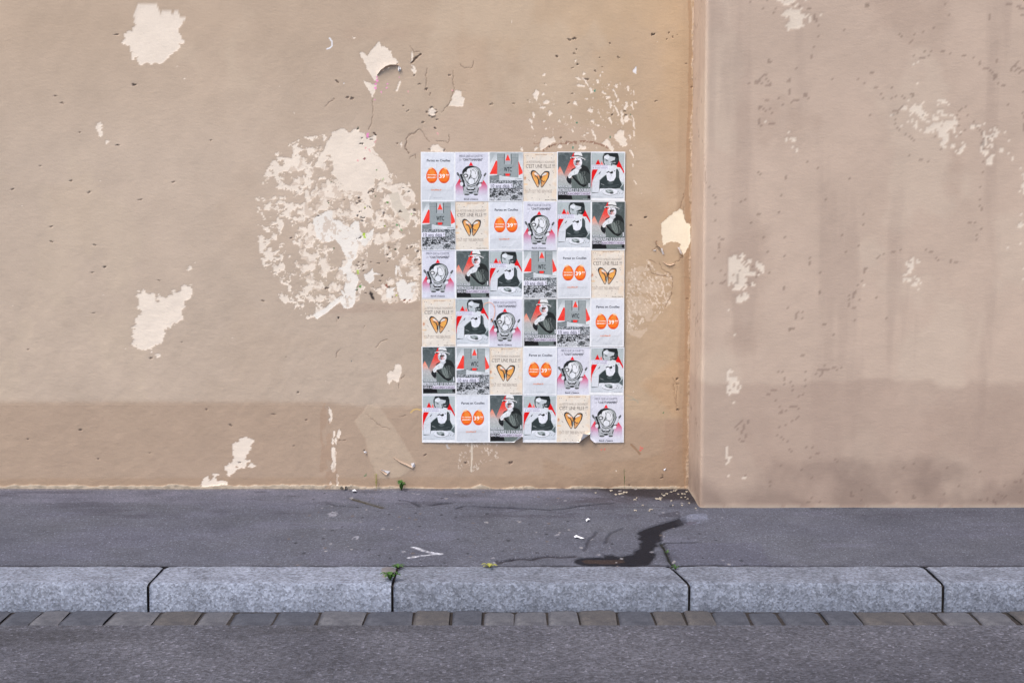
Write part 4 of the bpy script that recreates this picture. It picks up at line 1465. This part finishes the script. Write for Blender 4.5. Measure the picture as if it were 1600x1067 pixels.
    a.grain(.10, .8, 511)
    a.border(1.1, 1.2, 1.0, 4.2)
    return a


# lettering -----------------------------------------------------------
_txt_cache = {}


def text_tris(s):
    if s in _txt_cache:
        return _txt_cache[s]
    cu = bpy.data.curves.new('lettering', 'FONT')
    cu.body = s
    cu.resolution_u = 2
    ob = bpy.data.objects.new('lettering', cu)
    col.objects.link(ob)
    bpy.context.view_layer.update()
    dg = bpy.context.evaluated_depsgraph_get()
    me = bpy.data.meshes.new_from_object(ob.evaluated_get(dg))
    V = np.array([v.co[:2] for v in me.vertices])
    F = [tuple(p.vertices) for p in me.polygons]
    col.objects.unlink(ob)
    bpy.data.objects.remove(ob)
    bpy.data.curves.remove(cu)
    bpy.data.meshes.remove(me)
    _txt_cache[s] = (V, F)
    return V, F


# (text, x0, x1, top, bottom, colour, weight)
TEXTS = {
    'egg': [('Partez en Couilles', 9.5, 45.5, 10.9, 14.6, (72, 78, 96), .10), ('Un nouveau', 10.6, 24.2, 33.6, 35.6, (250, 244, 240), .10), ('placement !', 10.6, 24.0, 37.3, 39.6, (250, 244, 240), .10),
            ('39', 28.9, 37.4, 33.3, 39.6, (252, 248, 244), .22), ('90', 38.9, 43.3, 33.6, 36.0, (252, 244, 238), .10), ('TTC', 39.3, 43.0, 37.4, 38.8, (250, 220, 200), .0),
            ('couilles.fr', 16, 32.4, 56.3, 58.6, (240, 150, 90), .08), ('offre soumise à conditions', 20, 34, 69.3, 70.4, (170, 175, 182), .0)],
    'baby': [('MIEUX QUE LA COUETTE,', 7.2, 43.2, 4.2, 7.8, (140, 140, 156), .03), ('LA', 7.2, 10.6, 10, 13.4, (160, 160, 172), .0), ('"CHATTAMAMERE"', 12.4, 43.0, 9.9, 13.5, (84, 84, 96), .10),
             ('Benoît y Suzanne', 14.3, 36, 70.3, 72.8, (96, 96, 106), .10), ('la chattamamere est en vente chez', 15, 35, 68.4, 69.4, (168, 168, 180), .0)],
    'tower': [('WTC', 23.8, 35.6, 22.6, 29.8, (52, 58, 64), .12), ('10 ans déjà !', 3.6, 35.6, 48.6, 54.3, (98, 98, 122), .05), ('Benoît y Suzanne', 40, 51.6, 72.6, 73.8, (70, 74, 80), .0)],
    'shell': [("LA PETITE FAMILLE S'AGRANDIT", 4.2, 49, 12.8, 16.4, (172, 160, 150), .0), ("C'EST UNE FILLE !!!", 4.2, 49, 17.9, 23.7, (138, 126, 118), .02),
              ("TOUT S'EST TRÈS BIEN PASSÉ.", 3, 45, 56.8, 61.6, (178, 166, 156), .0), ('Benoît y Suzanne', 34, 50.8, 71.4, 73.0, (120, 108, 100), .04), ('faire part de naissance', 19, 37, 2.6, 4.0, (190, 150, 120), .04)],
    'man': [('VOUS AUSSI', 2.6, 22.8, 51.0, 54.5, (226, 228, 234), .07), ('RETROUVEZ LE SOURIRE', 2.6, 52.0, 55.7, 60.7, (226, 226, 234), .10), ('GRÂCE AU', 2.6, 16.4, 61.5, 65.4, (222, 222, 230), .10),
            ("BLANCHIMENT D'ARGENT", 17.4, 52.0, 62.2, 65.4, (122, 108, 136), .06), ('Benoît y Suzanne', 41, 51, 71.0, 72.4, (190, 194, 198), .04)],
    'woman': [('SI TU PARLES ENCORE', 2.8, 26, 20.4, 22.8, (176, 158, 200), .0), ('À TON VOISIN', 2.8, 26, 23.8, 26.2, (150, 142, 176), .0), ('Benoît y Suzanne', 38, 50, 69.3, 70.5, (150, 156, 162), .0)],
}
# true lettering heights sit on capitals: scale each line to its own box

SHW, SHH = 0.0, 0.0
XL, ZT = W(657.5, 238)
XR = W(977, 238)[0]
ZB = W(800, 690.5)[1]
PIT_X, PIT_Z = (XR - XL) / 6, (ZT - ZB) / 6


def sheet_pt(u, v, h, curl):
    """sheet units (u right, v down) -> local metres (x, y, z) with an optional rolled-back corner"""
    x = (u / CW - .5) * PIT_X
    z = (.5 - v / CH) * PIT_Z
    y = -h * np.ones_like(x)
    for (a, b, R) in curl:        # fold line through a, b (sheet units); corner is on its right-hand side
        ax, az = (a[0] / CW - .5) * PIT_X, (.5 - a[1] / CH) * PIT_Z
        bx, bz = (b[0] / CW - .5) * PIT_X, (.5 - b[1] / CH) * PIT_Z
        L = math.hypot(bx - ax, bz - az)
        nx_, nz_ = (bz - az) / L, -(bx - ax) / L
        s = (x - ax) * nx_ + (z - az) * nz_
        on = s > 0
        th = np.clip(s / R, 0, 2.6)
        rest = np.maximum(s - 2.6 * R, 0)
        # h is measured on the printed side; the roll turns the printed side inward
        rr = R - h
        s2 = np.where(on, rr * np.sin(th) + rest * np.cos(th), s)
        yy = np.where(on, -(R - rr * np.cos(th)) - rest * np.sin(th), y)
        x = np.where(on, x + (s2 - s) * nx_, x)
        z = np.where(on, z + (s2 - s) * nz_, z)
        y = yy
    return x, y, z


ARTS = {'egg': art_egg(), 'baby': art_baby(), 'tower': art_tower(), 'shell': art_shell(), 'man': art_man(), 'woman': art_woman()}
_meshes = {}


def art_mesh(kind, curl):
    a = ARTS[kind]
    x, y, z = sheet_pt(a.U.ravel(), a.V.ravel(), .0003, curl)
    V = np.stack([x, y, z], -1)
    return mesh_np('artwork', V, grid_faces(NX, NY)[:, ::-1], a.C.reshape(-1, 3), [M_INK], True, 'ink')


def text_mesh(kind, curl):
    out = []
    for (s, x0, x1, t, b, c, wt) in TEXTS[kind]:
        VV, CC, FF = [], [], []
        V, F = text_tris(s)
        mn, mx = V.min(0), V.max(0)
        ys = [v for v in V[:, 1]]
        sx = (x1 - x0) / (mx[0] - mn[0])
        # fit capitals (0 .. 0.73 em) into the line box
        sy = (b - t) / .74
        offs = [(0, 0)] if wt == 0 else [(-wt, 0), (wt, 0), (0, wt), (0, -wt)]
        for k, (ox, oy) in enumerate(offs):
            u = x0 + (V[:, 0] - mn[0]) * sx + ox
            v = b - V[:, 1] * sy + oy
            x, y, z = sheet_pt(u, v, .0006 + .00004 * k, curl)
            base = sum(len(q) for q in VV)
            VV.append(np.stack([x, y, z], -1))
            CC.append(np.tile(.84 * (lin(c) / .84) ** 1.3, (len(V), 1)))
            FF += [tuple(base + i for i in f) for f in F]
        me = bpy.data.meshes.new('lettering')
        V = np.concatenate(VV)
        me.from_pydata(V.tolist(), [], FF)
        at = me.color_attributes.new('ink', 'FLOAT_COLOR', 'POINT')
        c = np.ones((len(V), 4), np.float32)
        c[:, :3] = np.concatenate(CC)
        at.data.foreach_set('color', c.ravel())
        me.materials.append(M_INK)
        out.append(me)
    return out


def paper_mesh(curl, n=40):
    u, v = np.meshgrid(np.linspace(0, CW, n), np.linspace(0, CH, int(n * 1.4)))
    x, y, z = sheet_pt(u.ravel(), v.ravel(), 0.0, curl)
    return mesh_np('paper', np.stack([x, y, z], -1), grid_faces(n, int(n * 1.4))[:, ::-1], None, [M_PAPER])


LAY = ['egg baby tower shell man woman', 'tower shell egg baby woman man', 'baby man woman tower egg shell',
       'shell woman baby man tower egg', 'man tower shell egg baby woman', 'woman egg man woman shell baby']
CURL = {(5, 2): [((33, 76), (54, 62.5), .0085)], (5, 4): [((29, 76), (54, 57), .0095)], (5, 5): [((-1, 62), (14, 76), .016)], (0, 0): [((49.0, -1), (54, 4.2), .007)]}
# a fold line's corner must lie on the side of its normal; flip where needed
for key in list(CURL):
    L_ = []
    for (a, b, R) in CURL[key]:
        corner = {(5, 2): (53, 75), (5, 4): (53, 75), (5, 5): (0, 75), (0, 0): (53, 0)}[key]
        ax, az, bx, bz = a[0], -a[1], b[0], -b[1]
        nx_, nz_ = (bz - az), -(bx - ax)
        if (corner[0] - ax) * nx_ + (-corner[1] - az) * nz_ < 0:
            a, b = b, a
        L_.append((a, b, R))
    CURL[key] = L_
ORD = ['first', 'second', 'third', 'fourth', 'fifth', 'last']
ROWN = ['top row', 'second row', 'third row', 'fourth row', 'fifth row', 'bottom row']
DESC = {'egg': 'white poster of two orange eggs', 'baby': 'pale poster of a cartoon baby in a hood', 'tower': 'grey poster of twin towers over a crowd',
        'shell': 'beige poster of an orange mussel shell', 'man': 'dark grey poster of a man in a hat', 'woman': 'grey poster of a woman eating at table'}
protos = {}
R2 = random.Random(11)
for r, row in enumerate(LAY):
    for c, kind in enumerate(row.split()):
        curl = CURL.get((r, c), [])
        key = (kind, bool(curl))
        zoff = .0065 + .0011 * ((c * 2 + r * 3) % 5) + (.0008 if r == 5 else 0)
        loc = (XL + (c + .5) * PIT_X + R2.uniform(-.0022, .0022), -zoff, ZT - (r + .5) * PIT_Z + R2.uniform(-.0025, .0025) + (.003 if c in (0,) else 0) * 0)
        rot = (0, R2.uniform(-.007, .007), 0)
        if kind not in protos or curl:
            e = bpy.data.objects.new('poster', None)
            e.empty_display_size = .05
            col.objects.link(e)
            link('paper', paper_mesh(curl), e)
            link('artwork', art_mesh(kind, curl), e)
            for tm in text_mesh(kind, curl):
                link('lettering', tm, e)
            if not curl:
                protos[kind] = e
        else:
            e = protos[kind].copy()
            col.objects.link(e)
            for ch in list(protos[kind].children):
                k_ = ch.copy()
                col.objects.link(k_)
                k_.parent = e
        e.location = loc
        e.rotation_euler = rot
        e.scale = (1.006, 1, 1.004)
        extra = {(5, 2): ', corner peeling', (5, 4): ', corner rolled back', (5, 5): ', corner lifting'}.get((r, c), '')
        tag(e, '%s, %s in the %s%s' % (DESC[kind], ORD[c], ROWN[r], extra), 'poster', 'posters pasted in a grid on the wall')


# crayon loop drawn across the posters
def ribbon(pts, w, y, mat, name):
    V, F = [], []
    n = len(pts)
    for i, p in enumerate(pts):
        x, z = W(*p)
        x0, z0 = W(*pts[max(i - 1, 0)])
        x1, z1_ = W(*pts[min(i + 1, n - 1)])
        dx, dz = x1 - x0, z1_ - z0
        l = math.hypot(dx, dz)
        nx_, nz_ = -dz / l * w / 2, dx / l * w / 2
        for s in (1, -1):
            V.append((x + s * nx_, y, z + s * nz_))
            V.append((x + s * nx_, y + .0006, z + s * nz_))
    for i in range(n - 1):
        a = i * 4
        F += [(a, a + 2, a + 6, a + 4), (a + 1, a + 5, a + 7, a + 3), (a, a + 4, a + 5, a + 1), (a + 2, a + 3, a + 7, a + 6)]
    cx, cz = W(*pts[n // 2])
    V = [(x - cx, yy - y, z - cz) for x, yy, z in V]
    return link(name, poly_mesh(name, V, F, [mat]), None, (cx, y, cz))


loop = [(755.5, 478), (757, 475), (760, 473), (764, 472), (768, 473), (771, 476), (773, 481), (773.4, 487), (772.5, 493), (770, 499), (767, 503)]
tag(ribbon(loop, .0032, -.0145, M_CRAYON, 'crayon_loop'), 'thin orange crayon curve drawn across two neighbouring posters', 'scribble')

# ------------------------------------------------------------------ small things on the ground
def weed(name, px_, py_, size, nleaf, spread, label, mat, seed, h=0.0, upright=.5, group=None, wid=.16, on=None):
    R = random.Random(seed)
    x0, y0 = on if on else G(px_, py_, h)
    e = bpy.data.objects.new(name, None)
    e.empty_display_size = .03
    e.location = (x0, y0, h)
    col.objects.link(e)
    tag(e, label, 'weed', group)
    for i in range(nleaf):
        a = 6.2832 * i / nleaf + R.uniform(-.4, .4)
        L = size * R.uniform(.65, 1.1)
        up = upright * R.uniform(.7, 1.3)
        n = 7
        V, F = [], []
        for k in range(n):
            t = k / (n - 1)
            rr = L * t * spread
            zz = L * up * math.sin(t * 2.3) * 1.1
            w = L * wid * (math.sin(min(1, t * .95 + .05) * math.pi) ** .7) * (1 + (.35 if k % 2 else -.25) * (wid > .1))
            ca, sa = math.cos(a), math.sin(a)
            V.append((rr * ca - w * sa, (rr * sa + w * ca), zz + w * .3))
            V.append((rr * ca, rr * sa, zz))
            V.append((rr * ca + w * sa, (rr * sa - w * ca), zz + w * .3))
        for k in range(n - 1):
            b = k * 3
            F += [(b, b + 1, b + 4, b + 3), (b + 1, b + 2, b + 5, b + 4)]
        link('leaf', poly_mesh('leaf', V, F, [mat], True), e)
    return e


weed('dandelion', 627, 766, .062, 9, .55, 'small green dandelion growing where the wall meets the pavement', M_LEAF, 3, upright=.8)
weed('grass_tuft', 588, 764, .075, 9, .22, 'thin dry grass tuft at the wall foot left of the dandelion', M_LEAFY, 4, upright=1.0, wid=.014)
weed('grass_tuft', 975.5, 765, .075, 4, .10, 'single thin green grass blades at the wall foot below the last poster', M_LEAF, 5, upright=1.3, wid=.014)
weed('weed', 621, 887.5, .042, 8, .9, 'flat green weed between pavement and kerb at the left joint', M_LEAF, 6, .006, .35)
weed('dandelion', 610, 906, .062, 11, .8, 'leafy green dandelion growing in the left kerb joint', M_LEAF, 8, .006, .55)
weed('weed', 765, 886.5, .055, 8, .9, 'yellowing weed at the pavement edge below the middle of the posters', M_LEAFY, 9, .006, .35)
weed('weed', 1042, 865, .022, 5, .8, 'tiny green sprout in the pavement crack on the right', M_LEAF, 10, .0, .6)
weed('weed', 1055.5, 890, .03, 6, .8, 'tiny green weed where the right crack reaches the kerb', M_LEAF, 12, .0, .6)


def scrap(pts, label, mat, name='paper_scrap', cat='litter', lift=.008):
    P_ = [G(*p) for p in pts]
    cx = sum(p[0] for p in P_) / len(P_)
    cy = sum(p[1] for p in P_) / len(P_)
    n = len(P_)
    V = [(0, 0, .004)] + [(x - cx, y - cy, lift * (.2 + .8 * (i % 2))) for i, (x, y) in enumerate(P_)]
    V += [(x, y, z - .001) for x, y, z in V]
    F = [(0, 1 + i, 1 + (i + 1) % n) for i in range(n)] + [(n + 1, n + 2 + (i + 1) % n, n + 2 + i) for i in range(n)]
    F += [(1 + i, n + 2 + i, n + 2 + (i + 1) % n, 1 + (i + 1) % n) for i in range(n)]
    me = poly_mesh(name, V, F, [mat])
    o = link(name, me, None, (cx, cy, .004))
    tag(o, label, cat)
    return o


BRz = lambda p: [(795 + x / 4.6, 680 + y / 4.6) for x, y in p]
scrap(BRz([(468, 732), (485, 727), (515, 735), (543, 750), (520, 748), (490, 742), (474, 740)]), 'white torn paper scrap lying on the asphalt, the larger one', M_SCRAP, lift=.006)
scrap(BRz([(552, 612), (570, 605), (586, 612), (568, 618), (560, 626)]), 'small white crumpled paper scrap on the asphalt nearer the wall', M_SCRAP, lift=.006)
BLz = lambda p: [(505 + x / 4.6, 680 + y / 4.6) for x, y in p]
scrap(BLz([(205, 405), (225, 402), (242, 407), (225, 415)]), 'white flake of paper on the pavement left of the dandelion', M_SCRAP, lift=.01)
scrap(BLz([(115, 385), (150, 380), (180, 378), (160, 390), (152, 400), (135, 392)]), 'cream plaster shard leaning at the foot of the wall on the left', M_CHIP, 'plaster_shard', 'debris', .02)
flakes = BRz([(1075, 462), (1090, 455), (1100, 428), (1135, 425), (1190, 405), (1165, 412), (1220, 428), (1248, 425), (1240, 452), (1270, 450), (1285, 462), (1295, 492), (1245, 508), (1180, 508),
              (1170, 475), (1118, 437), (1265, 428), (1280, 410), (910, 545), (1025, 538), (1010, 548), (905, 468), (918, 455), (965, 508), (838, 415), (800, 425), (770, 430), (625, 418),
              (740, 402), (1205, 398), (1090, 470), (1345, 530)])
for i, p in enumerate(flakes):
    x0, y0 = G(*p)
    r = rnd.uniform(.005, .011) if i not in (0, 24, 25) else .018
    n = 6
    V = [(0, 0, .006)] + [(r * rnd.uniform(.6, 1.5) * math.cos(a), r * rnd.uniform(.5, 1.1) * math.sin(a), .0005 + .005 * (k % 2)) for k, a in enumerate(np.arange(0, 6.2, 6.2832 / n))]
    V += [(x, y, z - .0025) for x, y, z in V]
    F = [(0, 1 + k, 1 + (k + 1) % n) for k in range(n)] + [(n + 1, n + 2 + (k + 1) % n, n + 2 + k) for k in range(n)]
    F += [(1 + k, n + 2 + k, n + 2 + (k + 1) % n, 1 + (k + 1) % n) for k in range(n)]
    o = link('plaster_flake', poly_mesh('plaster_flake', V, F, [M_CHIP]), None, (x0, y0, .003), (0, 0, rnd.uniform(0, 6)))
    if i in (0, 24, 25):
        tag(o, {0: 'larger cream plaster flake, the left one of the bigger flakes in the corner grime', 24: 'larger flat cream plaster flake at the wall foot left of the corner', 25: 'cream plaster flake left of the larger flat one at the wall foot'}[i], 'debris', 'plaster flakes fallen near the corner')
        continue
    tag(o, 'small cream plaster flake fallen on the dark pavement near the corner', 'debris', 'plaster flakes fallen near the corner')
